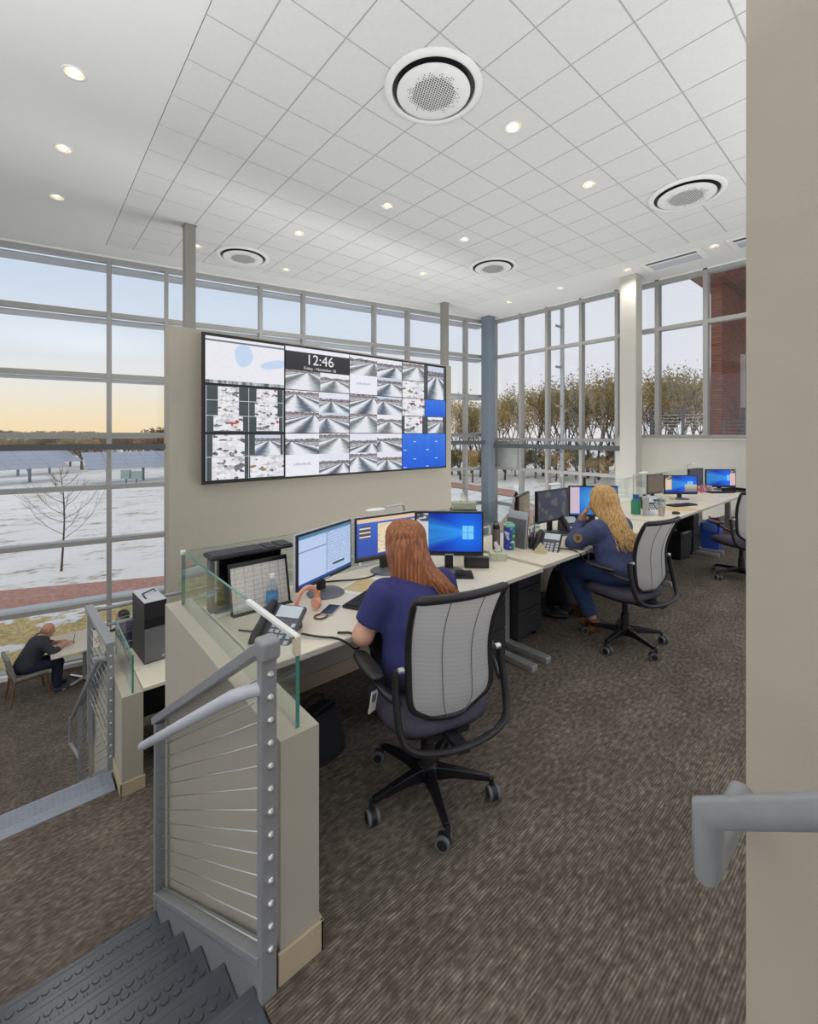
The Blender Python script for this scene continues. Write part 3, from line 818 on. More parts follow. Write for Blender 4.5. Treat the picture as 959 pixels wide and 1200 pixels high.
def make_chair():
    o = thing('office_chair', 'x', 'chair', (0, 0, 0), group='mesh back office chairs')
    for k in range(5):
        a = 2*pi*k/5+CH_BASE
        M = Matrix.Rotation(a, 4, 'Z')
        lb = MB()
        prof = [(.03, .03, .075, .135), (.12, .022, .085, .125), (.29, .015, .075, .098)]
        v = [M @ Vector((r, s_*w_, z)) for r, w_, z0, z1 in prof for s_, z in ((-1, z0), (1, z0), (.75, z1), (-.75, z1))]
        f = [(i*4+j, i*4+(j+1) % 4, i*4+4+(j+1) % 4, i*4+4+j) for i in range(2) for j in range(4)]+[(3, 2, 1, 0), (8, 9, 10, 11)]
        leg = lb.add(v, f).build('leg', BLACKG, o, bevel=.003)
        cs = MB(); c0 = M @ Vector((.30, 0, 0)); yaw = a+1.0+k*.9
        dv = Vector((math.cos(yaw), math.sin(yaw), 0)); sv = Vector((-dv.y, dv.x, 0))
        ctr = c0-dv*.018+Vector((0, 0, .03))
        cs.cyl(c0+Vector((0, 0, .05)), c0+Vector((0, 0, .085)), .012, n=10)
        cs.tube([ctr-sv*.012, ctr+sv*.012], .03, 16)
        cst = cs.build('caster', BLACKP, leg, smooth='auto')
        for s_ in (-1, 1):
            MB().tube([ctr+sv*s_*.013, ctr+sv*s_*.027], .031, 18).build('caster_wheel', GREYP, leg, smooth='auto')
            MB().tube([ctr+sv*s_*.0265, ctr+sv*s_*.029], .021, 14).build('wheel_hub', BLACKP, leg, smooth='auto')
    MB().lathe([(.045, .07), (.048, .13), (.034, .14), (.032, .24), (.022, .245), (.022, .40)], n=20).build('gas_column', BLACKP, o, smooth='auto')
    mc = MB(); mc.box(-.11, .11, -.20, .12, .375, .425); mc.box(-.16, .16, -.08, .02, .39, .415); mc.build('mechanism', BLACKP, o, bevel=.012)
    # seat: rounded cushion with waterfall front
    sm = MB()
    def seat(u, v):
        a = u*2*pi; r = v
        ca, sa = math.cos(a), math.sin(a)
        X = .255*math.copysign(abs(ca)**.55, ca); Y = .02+.245*math.copysign(abs(sa)**.6, sa)
        z = .47
        return X, Y
    n = 40
    rings = [(.0001, .492), (.5, .492), (.85, .488), (.97, .475), (1.0, .452), (.985, .43), (.93, .42), (.0001, .42)]
    v = []
    for r, z in rings:
        for j in range(n):
            X, Y = seat(j/n, 1); front = max(0, (Y-.12)/.15)
            v.append((X*r, .02+(Y-.02)*r, z-.03*front*r*r))
    sm.add(v, [(i*n+j, i*n+(j+1) % n, (i+1)*n+(j+1) % n, (i+1)*n+j) for i in range(len(rings)-1) for j in range(n)])
    sm.build('seat', SEATF, o, smooth=True)
    pn = MB(); v = []
    for r, z in ((.93, .421), (.90, .405), (.0001, .40)):
        for j in range(n): X, Y = seat(j/n, 1); v.append((X*r, .02+(Y-.02)*r, z))
    pn.add(v, [(i*n+j, i*n+(j+1) % n, (i+1)*n+(j+1) % n, (i+1)*n+j) for i in range(2) for j in range(n)]); pn.build('seat_pan', BLACKP, o, smooth=True)
    # back: mesh membrane in a tubular frame
    zz = [.50+.54*(i/22) for i in range(23)]
    zz[1] = .508; 
    mb = MB().grid(lambda u, v_: backpt(2*u-1, .502+.536*v_)+Vector((0, -.012*math.sin(pi*u)*math.sin(pi*v_), 0)), 16, 30)
    mb.build('back_mesh', MESHB, o, smooth=True)
    loop = [backpt(-1, z) for z in reversed(zz)]+[backpt(u, .50) for u in (-.6, -.2, .2, .6)]+[backpt(1, z) for z in zz]+[backpt(u, 1.04) for u in (.6, .2, -.2, -.6)]
    rr = [.0145]*len(loop)
    MB().tube(loop, rr, 10, closed=True).build('back_frame', CHAIRF, o, smooth='auto')
    tb = [backpt(u/10, 1.045)+Vector((0, -.006, 0)) for u in range(-10, 11)]
    MB().tube(tb, [.012]+[.019]*19+[.012], 10).build('back_top_bar', CHAIRF, o, smooth=True)
    for u in (-.36, .42):
        MB().tube([backpt(u*(.9+.1*(z-.5)), z)+Vector((0, -.013, 0)) for z in zz[1:]], .0019, 6).build('back_seam', GREYP, o)
    # hoop that carries the back: up both sides, round below the seat
    hp = []
    for s_ in (-1,):
        hp += [(-.262, -.205, .735), (-.266, -.215, .66), (-.268, -.235, .58), (-.264, -.255, .50), (-.245, -.28, .455), (-.19, -.305, .432), (-.10, -.322, .422), (0, -.328, .418)]
    hp = hp+[(-x, y, z) for x, y, z in reversed(hp[:-1])]
    P = [Vector(q) for q in hp]
    # smooth
    for _ in range(2):
        Q = [P[0]]
        for a, b in zip(P, P[1:]): Q += [a*.75+b*.25, a*.25+b*.75]
        P = Q+[P[-1]]
    MB().tube(P, .019, 10, flat=.75).build('back_hoop', CHAIRF, o, smooth='auto')
    MB().box(-.03, .03, -.322, -.12, .385, .415).build('hoop_link', BLACKP, o, bevel=.006)
    for s_ in (-1, 1):
        MB().lathe([(.0001, -.015), (.013, -.013), (.013, .013), (.0001, .015)], (s_*.243, -.216, .735), 14, M=Matrix.Rotation(pi/2, 3, 'Y')).build('pivot', CHROME, o, smooth='auto')
        # arm: curved post and padded top
        MB().tube([(s_*.25, -.225, .60), (s_*.285, -.15, .615), (s_*.30, -.06, .635), (s_*.30, -.02, .655)], .014, 10).build('arm_post', CHAIRF, o, smooth='auto')
        am = MB()
        am.grid(lambda u, v_: (s_*.30+.042*math.cos(2*pi*u)*math.sin(pi*v_)**.45, .01+.13*(-math.cos(pi*v_)), .668+.018*math.sin(2*pi*u)*math.sin(pi*v_)**.45), 16, 14)
        am.build('arm_pad', BLACKP, o, smooth=True)
    return o
CH_BASE = math.atan2(1.246-1.53, 1.303-1.45)+.26
chair = make_chair()
def place(o, x, y, face, label, z=0):
    """face: heading in degrees measured from +Y towards +X"""
    o.location = (x, y, z); o.rotation_euler = (0, 0, -math.radians(face)); o['label'] = label
    return o
place(chair, 1.45, 1.53, 15, 'nearest mesh back office chair, red haired woman in navy shirt sits in it')
c2 = place(copy_tree(chair), 3.70, 1.565, 10, 'mesh back office chair at the middle desk under the blond woman')
c3 = place(copy_tree(chair), 6.38, 1.36, 42, 'empty mesh back office chair half hidden by the near wall')
# id badge on the near chair's arm
bd = thing('id_badge', 'white identity badge hanging from the near chair armrest', 'badge', (1.172, 1.60, .46))
MB().box(-.027, .027, -.002, .002, 0, .095).build('card', PAPER, bd, bevel=.001); MB().box(-.016, .014, -.003, -.0021, .045, .08).build('portrait_area', GREYP, bd)
MB().tube([(0, 0, .095), (.003, 0, .15), (.01, 0, .19)], .003, 6).build('strap', BLACKP, bd)
bd.rotation_euler = (.1, .12, .35)
# ================================================================== VIDEO WALL
def screen_mat(name, fn, es=.95):
    m, t = newmat(name)
    uv = t.node('ShaderNodeTexCoord').outputs['UV']
    u, v, _ = t.sep(uv)
    col = fn(t, uv, u, v)
    principled(t, (.01, .01, .012), .28, 0, None, col, es, spec=.35)
    return m
def road_fn(vx, hy, sky, tree, tint, seed, freq):
    def fn(t, uv, u, v):
        below = t.math('MAXIMUM', t.math('SUBTRACT', hy, v), .001)
        q = t.math('DIVIDE', t.math('SUBTRACT', u, vx), t.math('ADD', below, .04))
        lanes = t.math('SINE', t.math('ADD', t.math('MULTIPLY', q, freq), seed))
        nz = t.noise(t.vmath('ADD', t.comb(t.math('MULTIPLY', q, 1.5), t.math('MULTIPLY', below, 9), seed), (seed, 0, 0)), 2.2, 3)
        lane = t.ramp(t.math('ADD', t.math('MULTIPLY', lanes, .32), t.math('ADD', t.math('MULTIPLY', nz, .5), .22)), [(.18, tint), (.5, srgb(190, 196, 204)), (.7, srgb(236, 238, 244))])
        n1 = t.noise(t.vmath('ADD', t.scale(uv, (7, 10, 1)), (seed*3, 0, 0)), 1.6, 4)
        trees = t.ramp(n1, [(.35, tree), (.7, srgb(176, 172, 176))])
        hh = t.math('ADD', t.math('ADD', hy, .02), t.math('MULTIPLY', t.noise(t.comb(t.math('MULTIPLY', u, 6), seed), 1.5, 3), .24))
        band = t.math('MULTIPLY', t.math('LESS_THAN', v, hh), t.math('GREATER_THAN', v, hy))
        side = t.math('GREATER_THAN', t.math('ABSOLUTE', q), 2.6)
        side = t.math('MULTIPLY', side, t.math('GREATER_THAN', n1, .52))
        c = t.mix(t.math('GREATER_THAN', v, hy), lane, sky)
        c = t.mix(band, c, trees)
        return t.mix(t.math('MULTIPLY', side, t.math('LESS_THAN', v, hy)), c, trees)
    return fn
ROADS = []
VPS = [(.75, .62), (.3, .8), (.55, .7), (.85, .85), (.15, .6), (.62, .9), (.4, .55), (.9, .7), (.25, .72), (.68, .8), (.5, .62), (.8, .5)]
for i in range(12):
    rr = random.Random(40+i)
    ROADS.append(screen_mat('camera_feed_road_%d' % i, road_fn(*VPS[i], srgb(*rr.choice([(232, 234, 246), (240, 240, 248), (206, 216, 236)])), srgb(*rr.choice([(58, 56, 62), (96, 72, 66), (56, 64, 62)])), srgb(*rr.choice([(96, 106, 122), (118, 124, 122), (84, 92, 104)])), rr.uniform(0, 9), rr.uniform(2.6, 5)), .9))
def indoor_fn(seed, accent):
    def fn(t, uv, u, v):
        vo = t.node('ShaderNodeTexVoronoi', inp={'Vector': t.vmath('ADD', t.scale(uv, (2.2, 2.6, 1)), (seed, seed, 0)), 'Scale': 2.6})
        vo.feature = 'F1'; vo.distance = 'MANHATTAN'
        n = t.sep(vo.outputs['Color'])[0]
        n3 = t.noise(t.scale(uv, (14, 14, 1)), 1, 3)
        c = t.ramp(t.math('ADD', n, t.math('MULTIPLY', t.math('SUBTRACT', n3, .5), .25)), [(.04, srgb(84, 86, 94)), (.12, srgb(190, 190, 196)), (.3, srgb(226, 226, 231)), (.8, srgb(243, 243, 248))])
        n2 = t.sep(vo.outputs['Color'])[1]
        return t.mix(t.math('GREATER_THAN', n2, .94), c, accent)
    return fn
INDOOR = [screen_mat('camera_feed_room_%d' % i, indoor_fn(3.7*i, srgb(*a)), .9) for i, a in enumerate([(120, 118, 120), (190, 60, 90), (150, 128, 100), (96, 100, 120), (170, 90, 60), (200, 70, 100)])]
def map_fn(t, uv, u, v):
    n = t.noise(t.scale(uv, (5, 3.4, 1)), 1.1, 3)
    d1 = t.math('ADD', t.math('POWER', t.math('MULTIPLY', t.math('SUBTRACT', u, .46), 8), 2), t.math('POWER', t.math('MULTIPLY', t.math('SUBTRACT', v, .66), 3.6), 2))
    d2 = t.math('ADD', t.math('POWER', t.math('MULTIPLY', t.math('SUBTRACT', u, .86), 5), 2), t.math('POWER', t.math('MULTIPLY', t.math('SUBTRACT', t.math('ADD', v, t.math('MULTIPLY', u, -.35)), .22), 9), 2))
    lake = t.math('MAXIMUM', t.smooth(t.math('SUBTRACT', d1, t.math('MULTIPLY', n, .6)), .7, .4), t.smooth(t.math('SUBTRACT', d2, t.math('MULTIPLY', n, .6)), .7, .4))
    land = t.ramp(t.noise(t.scale(uv, (60, 40, 1)), 1, 2), [(.3, srgb(214, 216, 224)), (.42, srgb(236, 236, 242))])
    c = t.mix(lake, land, srgb(196, 216, 240))
    bar = t.math('MULTIPLY', t.math('GREATER_THAN', v, .9), t.math('LESS_THAN', v, .94))
    c = t.mix(bar, c, srgb(110, 116, 130))
    return t.mix(t.math('LESS_THAN', v, .07), c, t.ramp(t.noise(t.scale(uv, (14, 2, 1)), 1, 2), [(.4, srgb(90, 98, 104)), (.6, srgb(196, 200, 204))]))
MAPM = screen_mat('map_screen', map_fn)
DARKS = screen_mat('feed_background', lambda t, uv, u, v: t.mix(t.noise(t.scale(uv, (4, 3, 1)), 1, 2), srgb(48, 56, 62), srgb(84, 94, 96)), .9)
CLOCKB = screen_mat('clock_band', lambda t, uv, u, v: t.mix(v, srgb(40, 38, 42), srgb(52, 50, 54)), .9)
WHITES = screen_mat('blank_white_feed', lambda t, uv, u, v: t.mix(t.noise(uv, 3), srgb(232, 232, 242), srgb(242, 242, 248)), .95)
BLUES = screen_mat('blue_feed', lambda t, uv, u, v: t.mix(t.math('MULTIPLY', t.noise(t.scale(uv, (9, .6, 1)), 1, 2), v), srgb(20, 92, 216), srgb(70, 140, 240)), .95)
LETTER = emit('white_lettering', srgb(240, 240, 244), .95)
GREYLET = emit('grey_blue_marks', srgb(176, 188, 206), .95)
FRAMEL = mat('bezel_tan', srgb(168, 160, 146), .5, .1)
VW = (1.87, 6.62, 1.035, 3.085)
vw = thing('video_wall', 'large wall mounted video wall of twelve panels showing maps, clock and traffic cameras', 'video wall', (1.84, 6.6, 1.0))
def V(x, y, z): return (x-1.84, y-6.6, z-1.0)
def vbox(mb, x0, x1, y0, y1, z0, z1): a, b = V(x0, y0, z0), V(x1, y1, z1); return mb.box(a[0], b[0], a[1], b[1], a[2], b[2])
vbox(MB(), 1.845, 6.645, 6.47, 6.599, 1.01, 3.11).build('cabinet', FRAMEL, vw, bevel=.004)
vbox(MB(), 1.84, 6.65, 6.452, 6.472, 1.005, 3.115).build('bezel_frame', BLACKP, vw, bevel=.002)
PW, PH = (VW[1]-VW[0])/4, (VW[3]-VW[2])/3
def feed(parent, x0, x1, z0, z1, m, y=6.4412, name='camera_feed'):
    mb = MB(); mb.quad(V(x0, y, z0), V(x1, y, z0), V(x1, y, z1), V(x0, y, z1)); return mb.build(name, m, parent, fix=False)
ri = 0
def road():
    global ri
    ri += 1; return ROADS[(ri*5) % 12]
def vtext(txt, size, x, z, parent, m, name, y=6.4395):
    me = text_mesh(txt, size); me.materials.clear(); me.materials.append(m)
    o_ = link(name, me, parent); o_.location = V(x, y, z); o_.rotation_euler = (pi/2, 0, 0); return o_
for c_ in range(4):
    for r_ in range(3):
        x0, x1 = VW[0]+c_*PW+.006, VW[0]+(c_+1)*PW-.006; z1, z0 = VW[3]-r_*PH-.006, VW[3]-(r_+1)*PH+.006
        X = lambda u: x0+(x1-x0)*u
        Z = lambda v: z0+(z1-z0)*v
        pn = vbox(MB(), x0, x1, 6.444, 6.453, z0, z1).build('display_panel', BLACKG, vw)
        k = (c_, r_)
        if k == (0, 0): feed(pn, x0+.01, x1-.01, z0+.01, z1-.01, MAPM, name='map_image')
        elif c_ == 0:
            feed(pn, x0+.01, x1-.01, z0+.01, z1-.01, DARKS, y=6.4425, name='feed_backdrop')
            if r_ == 1:
                rects = [(.15, .40, .68, .97), (.62, .90, .68, .97), (.15, .40, .36, .67), (.60, .90, .36, .67), (.10, .45, .04, .35), (.62, .92, .04, .35)]
                lines = [(0, 1, .352), (0, 1, .674)]
            else:
                rects = [(.09, .47, .51, .97), (.60, .94, .51, .97), (.08, .47, .03, .50), (.54, .985, .03, .50)]; lines = [(0, 1, .505)]
            for i, (a, b, e, f_) in enumerate(rects): feed(pn, X(a), X(b), Z(e), Z(f_), (INDOOR if r_ == 1 else [INDOOR[3], ROADS[2], INDOOR[0], INDOOR[2]])[i])
            lm = MB()
            for zz_ in ([.352, .674] if r_ == 1 else [.505]):
                a, b = V(X(.02), 6.4419, Z(zz_)), V(X(.98), 6.4419, Z(zz_)+.006); lm.add([(a[0], a[1], a[2]), (b[0], a[1], a[2]), (b[0], a[1], b[2]), (a[0], a[1], b[2])], [(0, 1, 2, 3)])
            for xx_ in (.015, .52, .975):
                a, b = V(X(xx_), 6.4421, Z(.02)), V(X(xx_)+.006, 6.4421, Z(.98)); lm.add([(a[0], a[1], a[2]), (b[0], a[1], a[2]), (b[0], a[1], b[2]), (a[0], a[1], b[2])], [(0, 1, 2, 3)])
            lm.build('grid_lines', LETTER, pn)
        elif k == (1, 0):
            feed(pn, x0, x1, Z(.9), z1, WHITES, name='white_strip'); feed(pn, x0, x1, Z(.46), Z(.9), CLOCKB, name='clock_band')
            vtext('12:46', .235, X(.52), Z(.725), pn, LETTER, 'clock_digits'); vtext('Friday - November 16', .066, X(.52), Z(.525), pn, LETTER, 'date_line')
            feed(pn, x0, X(.52), z0, Z(.46), road()); feed(pn, X(.52), x1, z0, Z(.46), road())
        elif k == (3, 2):
            feed(pn, x0, x1, z0, z1, BLUES, name='blue_feed')
            mk = MB()
            for a, b in ((.24, .76), (.74, .76), (.03, .52), (.53, .52), (.24, .26), (.74, .26), (.03, .03), (.53, .03)):
                p = V(X(a), 6.4395, Z(b)); mk.add([p, (p[0]+.07, p[1], p[2]), (p[0]+.07, p[1], p[2]+.012), (p[0], p[1], p[2]+.012)], [(0, 1, 2, 3)])
            mk.build('marks', LETTER, pn)
        elif k == (3, 0):
            feed(pn, x0, x1, z0, z1, DARKS, y=6.4425, name='feed_backdrop')
            feed(pn, X(.0), X(.48), Z(.5), z1, road()); feed(pn, X(.0), X(.48), z0, Z(.48), INDOOR[2]); feed(pn, X(.57), X(.95), z0, Z(.99), road())
        elif k == (3, 1):
            feed(pn, x0, x1, z0, z1, DARKS, y=6.4425, name='feed_backdrop')
            feed(pn, X(.0), X(.49), Z(.5), z1, INDOOR[1]); feed(pn, X(.51), x1, Z(.5), z1, BLUES, name='blue_feed')
            feed(pn, X(.05), X(.44), z0, Z(.48), INDOOR[5]); feed(pn, X(.57), X(.93), z0, Z(.48), road())
        else:
            blank = {(1, 2): 0, (2, 0): 0}.get(k)
            for i, (a, b) in enumerate(((0, 0), (.5, 0), (0, .5), (.5, .5))):
                wht = (blank == i)
                feed(pn, X(a), X(a+.5), Z(b), Z(b+.5), WHITES if wht else road(), name='blank_feed' if wht else 'camera_feed')
                if wht:
                    mk = MB()
                    for j in range(9):
                        p = V(X(a+.12)+j*.034, 6.4395, Z(b+.25)); h_ = .03+.006*(j % 3); mk.add([p, (p[0]+.022, p[1], p[2]), (p[0]+.022, p[1], p[2]+h_), (p[0], p[1], p[2]+h_)], [(0, 1, 2, 3)])
                    mk.build('faint_marks', GREYLET, pn)

# ================================================================== MONITORS
def win10(t, uv, u, v):
    r = t.math('SQRT', t.math('ADD', t.math('POWER', t.math('SUBTRACT', u, .78), 2), t.math('POWER', t.math('MULTIPLY', t.math('SUBTRACT', v, .52), .6), 2)))
    base = t.ramp(r, [(0, srgb(40, 150, 250)), (.12, srgb(20, 110, 235)), (.45, srgb(8, 52, 175)), (.9, srgb(4, 18, 84))])
    dx = t.math('SUBTRACT', .80, u)
    q = t.math('DIVIDE', t.math('SUBTRACT', v, .52), t.math('ADD', t.math('ABSOLUTE', dx), .06))
    beam = t.math('MULTIPLY', t.smooth(t.math('ABSOLUTE', q), .75, .2), t.math('GREATER_THAN', dx, 0))
    rays = t.noise(t.comb(t.math('MULTIPLY', q, 4), 0), 1.5, 2)
    c = t.mix(t.math('MULTIPLY', t.math('MULTIPLY', beam, rays), .9), base, srgb(60, 180, 255))
    inw = t.math('MULTIPLY', t.math('LESS_THAN', t.math('ABSOLUTE', t.math('SUBTRACT', u, .79)), .085), t.math('LESS_THAN', t.math('ABSOLUTE', t.math('SUBTRACT', v, .52)), .17))
    cross = t.math('MAXIMUM', t.math('LESS_THAN', t.math('ABSOLUTE', t.math('SUBTRACT', u, .785)), .005), t.math('LESS_THAN', t.math('ABSOLUTE', t.math('SUBTRACT', v, .52)), .008))
    c = t.mix(t.math('MULTIPLY', inw, t.math('SUBTRACT', 1, cross)), c, srgb(120, 205, 252))
    return t.mix(t.math('LESS_THAN', v, .04), c, srgb(6, 16, 40))
def win10_side(side_col, left=True, wdt=.2):
    def fn(t, uv, u, v):
        c = win10(t, uv, u, v)
        s_ = t.math('LESS_THAN', u, wdt) if left else t.math('GREATER_THAN', u, 1-wdt)
        n = t.noise(t.scale(uv, (10, 14, 1)), 1, 2)
        sc = t.mix(t.math('MULTIPLY', t.math('GREATER_THAN', v, .8), t.math('GREATER_THAN', n, .45)), side_col, srgb(70, 74, 84))
        return t.mix(t.math('MULTIPLY', s_, t.math('GREATER_THAN', v, .2 if wdt > .19 else .05)), c, sc)
    return fn
def win7(t, uv, u, v):
    r = t.math('SQRT', t.math('ADD', t.math('POWER', t.math('SUBTRACT', u, .62), 2), t.math('POWER', t.math('SUBTRACT', v, .55), 2)))
    c = t.ramp(r, [(0, srgb(130, 200, 240)), (.25, srgb(60, 150, 225)), (.7, srgb(20, 84, 180))])
    dx, dy = t.math('SUBTRACT', u, .62), t.math('SUBTRACT', v, .55)
    inw = t.math('MULTIPLY', t.math('LESS_THAN', t.math('ABSOLUTE', dx), .09), t.math('LESS_THAN', t.math('ABSOLUTE', dy), .15))
    q1 = t.mix(t.math('GREATER_THAN', dx, 0), srgb(230, 100, 50), srgb(140, 190, 70)); q2 = t.mix(t.math('GREATER_THAN', dx, 0), srgb(70, 140, 220), srgb(246, 200, 70))
    c = t.mix(inw, c, t.mix(t.math('GREATER_THAN', dy, 0), q2, q1))
    c = t.mix(t.math('LESS_THAN', u, .2), c, srgb(206, 186, 204))
    return t.mix(t.math('LESS_THAN', v, .05), c, srgb(60, 120, 190))
def docs(t, uv, u, v):
    lines = t.math('GREATER_THAN', t.math('SINE', t.math('MULTIPLY', v, 120)), .2)
    n = t.noise(t.scale(uv, (24, 40, 1)), 1, 2)
    right = t.math('GREATER_THAN', u, .5)
    txt = t.math('MULTIPLY', t.math('MULTIPLY', lines, right), t.math('GREATER_THAN', n, .45))
    c = t.mix(txt, srgb(186, 204, 238), srgb(150, 172, 206))
    c = t.mix(t.math('GREATER_THAN', v, .93), c, srgb(84, 130, 160))
    c = t.mix(t.math('LESS_THAN', t.math('ABSOLUTE', t.math('SUBTRACT', u, .5)), .006), c, srgb(110, 130, 170))
    hl = t.math('MULTIPLY', t.math('LESS_THAN', u, .49), t.math('LESS_THAN', t.math('ABSOLUTE', t.math('SUBTRACT', v, .68)), .012))
    c = t.mix(hl, c, srgb(120, 140, 186))
    dk = t.math('MULTIPLY', t.math('MULTIPLY', t.math('GREATER_THAN', u, .62), t.math('LESS_THAN', u, .86)), t.math('LESS_THAN', t.math('ABSOLUTE', t.math('SUBTRACT', v, .2)), .02))
    c = t.mix(dk, c, srgb(40, 66, 78))
    return t.mix(t.math('LESS_THAN', v, .06), c, srgb(30, 76, 136))
def bluewin(t, uv, u, v):
    c = t.mix(v, srgb(52, 74, 168), srgb(66, 110, 200))
    doc = t.math('MULTIPLY', t.math('GREATER_THAN', u, .34), t.math('MULTIPLY', t.math('GREATER_THAN', v, .1), t.math('LESS_THAN', v, .85)))
    c = t.mix(doc, c, t.mix(t.math('GREATER_THAN', t.noise(t.scale(uv, (16, 34, 1)), 1, 2), .6), srgb(234, 214, 182), srgb(190, 172, 150)))
    th = t.math('MULTIPLY', t.math('MULTIPLY', t.math('GREATER_THAN', u, .04), t.math('LESS_THAN', u, .22)), t.math('MULTIPLY', t.math('GREATER_THAN', v, .5), t.math('LESS_THAN', v, .82)))
    c = t.mix(th, c, t.ramp(t.math('SINE', t.math('MULTIPLY', v, 60)), [(.3, srgb(90, 80, 84)), (.7, srgb(226, 214, 210))]))
    c = t.mix(t.math('GREATER_THAN', v, .9), c, srgb(226, 200, 170))
    return t.mix(t.math('LESS_THAN', v, .05), c, srgb(60, 56, 60))
S_DOC = screen_mat('screen_documents', docs); S_BLUE = screen_mat('screen_blue_windows', bluewin)
S_W10 = screen_mat('screen_blue_desktop', win10_side(srgb(206, 206, 214), True, .18)); S_W7 = screen_mat('screen_sky_desktop', win7)
S_W10B = screen_mat('screen_blue_desktop_photo', lambda t, uv, u, v: t.mix(t.math('MULTIPLY', t.math('GREATER_THAN', u, .62), t.math('MULTIPLY', t.math('LESS_THAN', v, .5), t.math('GREATER_THAN', v, .08))), win10_side(srgb(226, 200, 168), True, .2)(t, uv, u, v), t.ramp(v, [(.1, srgb(120, 110, 100)), (.3, srgb(170, 160, 140)), (.5, srgb(200, 196, 190))])))
S_W10C = screen_mat('screen_blue_desktop_pink', win10_side(srgb(222, 186, 186), False, .18))
S_BROWN = screen_mat('screen_dim_brown', lambda t, uv, u, v: t.mix(t.noise(t.scale(uv, (30, 60, 1)), 1, 2), srgb(92, 78, 62), srgb(112, 98, 80)), .9)
S_DARK = screen_mat('screen_dim_slate', lambda t, uv, u, v: t.mix(t.math('GREATER_THAN', t.noise(t.scale(uv, (3, 2, 1)), 1.3, 1), .55), srgb(60, 64, 78), srgb(94, 88, 84)), .9)
S_OFF = screen_mat('screen_dark_grey', lambda t, uv, u, v: t.mix(v, srgb(52, 52, 56), srgb(70, 70, 74)), .9)
BRAND = emit('monitor_badge', srgb(180, 182, 188), .6)
def monitor(pl, pr, z0, z1, zd, scr, label, base=True, badge=False, silver_side=False, tilt=0):
    """pl, pr: plan positions of the left and right screen edges; z0..z1 housing height; zd desk height"""
    ex, ey = pr[0]-pl[0], pr[1]-pl[1]; W = math.hypot(ex, ey); H_ = z1-z0
    o = thing('monitor', label, 'monitor', ((pl[0]+pr[0])/2, (pl[1]+pr[1])/2, zd), math.atan2(ey, ex), group='desk monitors')
    b0 = z0-zd
    hb = MB(); hb.box(-W/2, W/2, -.008, .022, b0, b0+H_); hb.build('housing', BLACKP, o, bevel=.004)
    MB().box(-W*.36, W*.36, .022, .05, b0+H_*.15, b0+H_*.8).build('rear_shell', BLACKP, o, bevel=.01)
    MB().box(-W/2-.0005, W/2+.0005, .004, .0225, b0+.002, b0+H_+.0006).build('rim', GREYL if silver_side else BLACKG, o)
    q = MB(); q.quad((-W/2+.012, -.0085, b0+.02), (W/2-.012, -.0085, b0+.02), (W/2-.012, -.0085, b0+H_-.012), (-W/2+.012, -.0085, b0+H_-.012))
    q.build('screen', scr, o, fix=False)
    if badge:
        mb = MB()
        for j in range(5): mb.box(-.03+j*.013, -.021+j*.013, -.0092, -.0082, b0+.005, b0+.014)
        mb.build('badge', BRAND, o)
    if base:
        MB().box(-.03, .03, .02, .05, .012, b0+H_*.45).build('neck', BLACKP, o, bevel=.006)
        MB().lathe([(.0001, .022), (.05, .021), (.10, .014), (.115, .004), (.115, 0), (.0001, 0)], (0, .0, 0), 28).build('stand_base', GREYP, o, smooth='auto')
    return o
monitor((1.145, 2.275), (1.645, 2.485), .815, 1.135, D1, S_DOC, 'monitor at the near desk showing pale blue documents', badge=True, silver_side=True)
monitor((1.69, 2.50), (2.205, 2.462), .825, 1.13, D1, S_BLUE, 'monitor showing blue windows and beige page behind the red hair', silver_side=True)
monitor((2.09, 2.335), (2.44, 2.005), .845, 1.155, D1, S_W10, 'monitor with bright blue desktop right of the red haired woman', badge=True)
monitor((3.27, 2.30), (3.66, 2.45), .86, 1.155, D2, S_BROWN, 'dim brownish monitor at the left of the middle desk')
monitor((3.61, 2.33), (4.115, 2.305), .86, 1.165, D2, S_DARK, 'dim slate monitor in the middle of the middle desk')
monitor((4.115, 2.29), (4.47, 1.96), .88, 1.185, D2, S_W7, 'monitor with light blue desktop in front of the blond woman')
monitor((6.70, 2.53), (7.09, 2.46), .84, 1.125, D3, S_BROWN, 'dim brownish monitor at the third desk', silver_side=True)
monitor((7.10, 2.44), (7.46, 2.12), .82, 1.10, D3, S_W10B, 'monitor with blue desktop and small picture at the third desk')
monitor((8.38, 2.50), (8.82, 2.42), .80, 1.12, D3, S_OFF, 'dark grey monitor at the farthest desk')
monitor((8.85, 2.39), (9.24, 2.05), .79, 1.10, D3, S_W10C, 'monitor with blue desktop and pink side strip at the farthest desk')

# ================================================================== DESK ITEMS
def keyboard(x, y, z, rot, label, L=.44, Wd=.145, m=KEYS, body=BLACKP, tilt=0):
    o = thing('keyboard', label, 'keyboard', (x, y, z), rot)
    MB().box(-L/2, L/2, -Wd/2, Wd/2, 0, .016).build('body', body, o, bevel=.004)
    kb = MB(); p = .019
    nx = int((L-.02)/p); ny = 6
    for j in range(ny):
        for i in range(nx):
            if i in (int(nx*.66), int(nx*.80)) : continue
            x0 = -L/2+.01+i*p; y0 = -Wd/2+.012+j*(Wd-.02)/ny
            kb.box(x0, x0+p*.82, y0, y0+(Wd-.02)/ny*.8, .016, .022)
    kb.build('keys', m, o)['kind'] = 'stuff'
    if tilt: o.rotation_euler = (tilt, 0, rot)
    return o
keyboard(1.575, 2.14, D1, .42, 'black keyboard beside the red haired woman elbow')
keyboard(2.28, 2.05, D1, -.75, 'small black keypad right of the red haired woman', .13, .15)
keyboard(3.80, 2.26, D2, -.42, 'grey keyboard on the middle desk behind the phone', .34, .14, KEYG, GREYP)
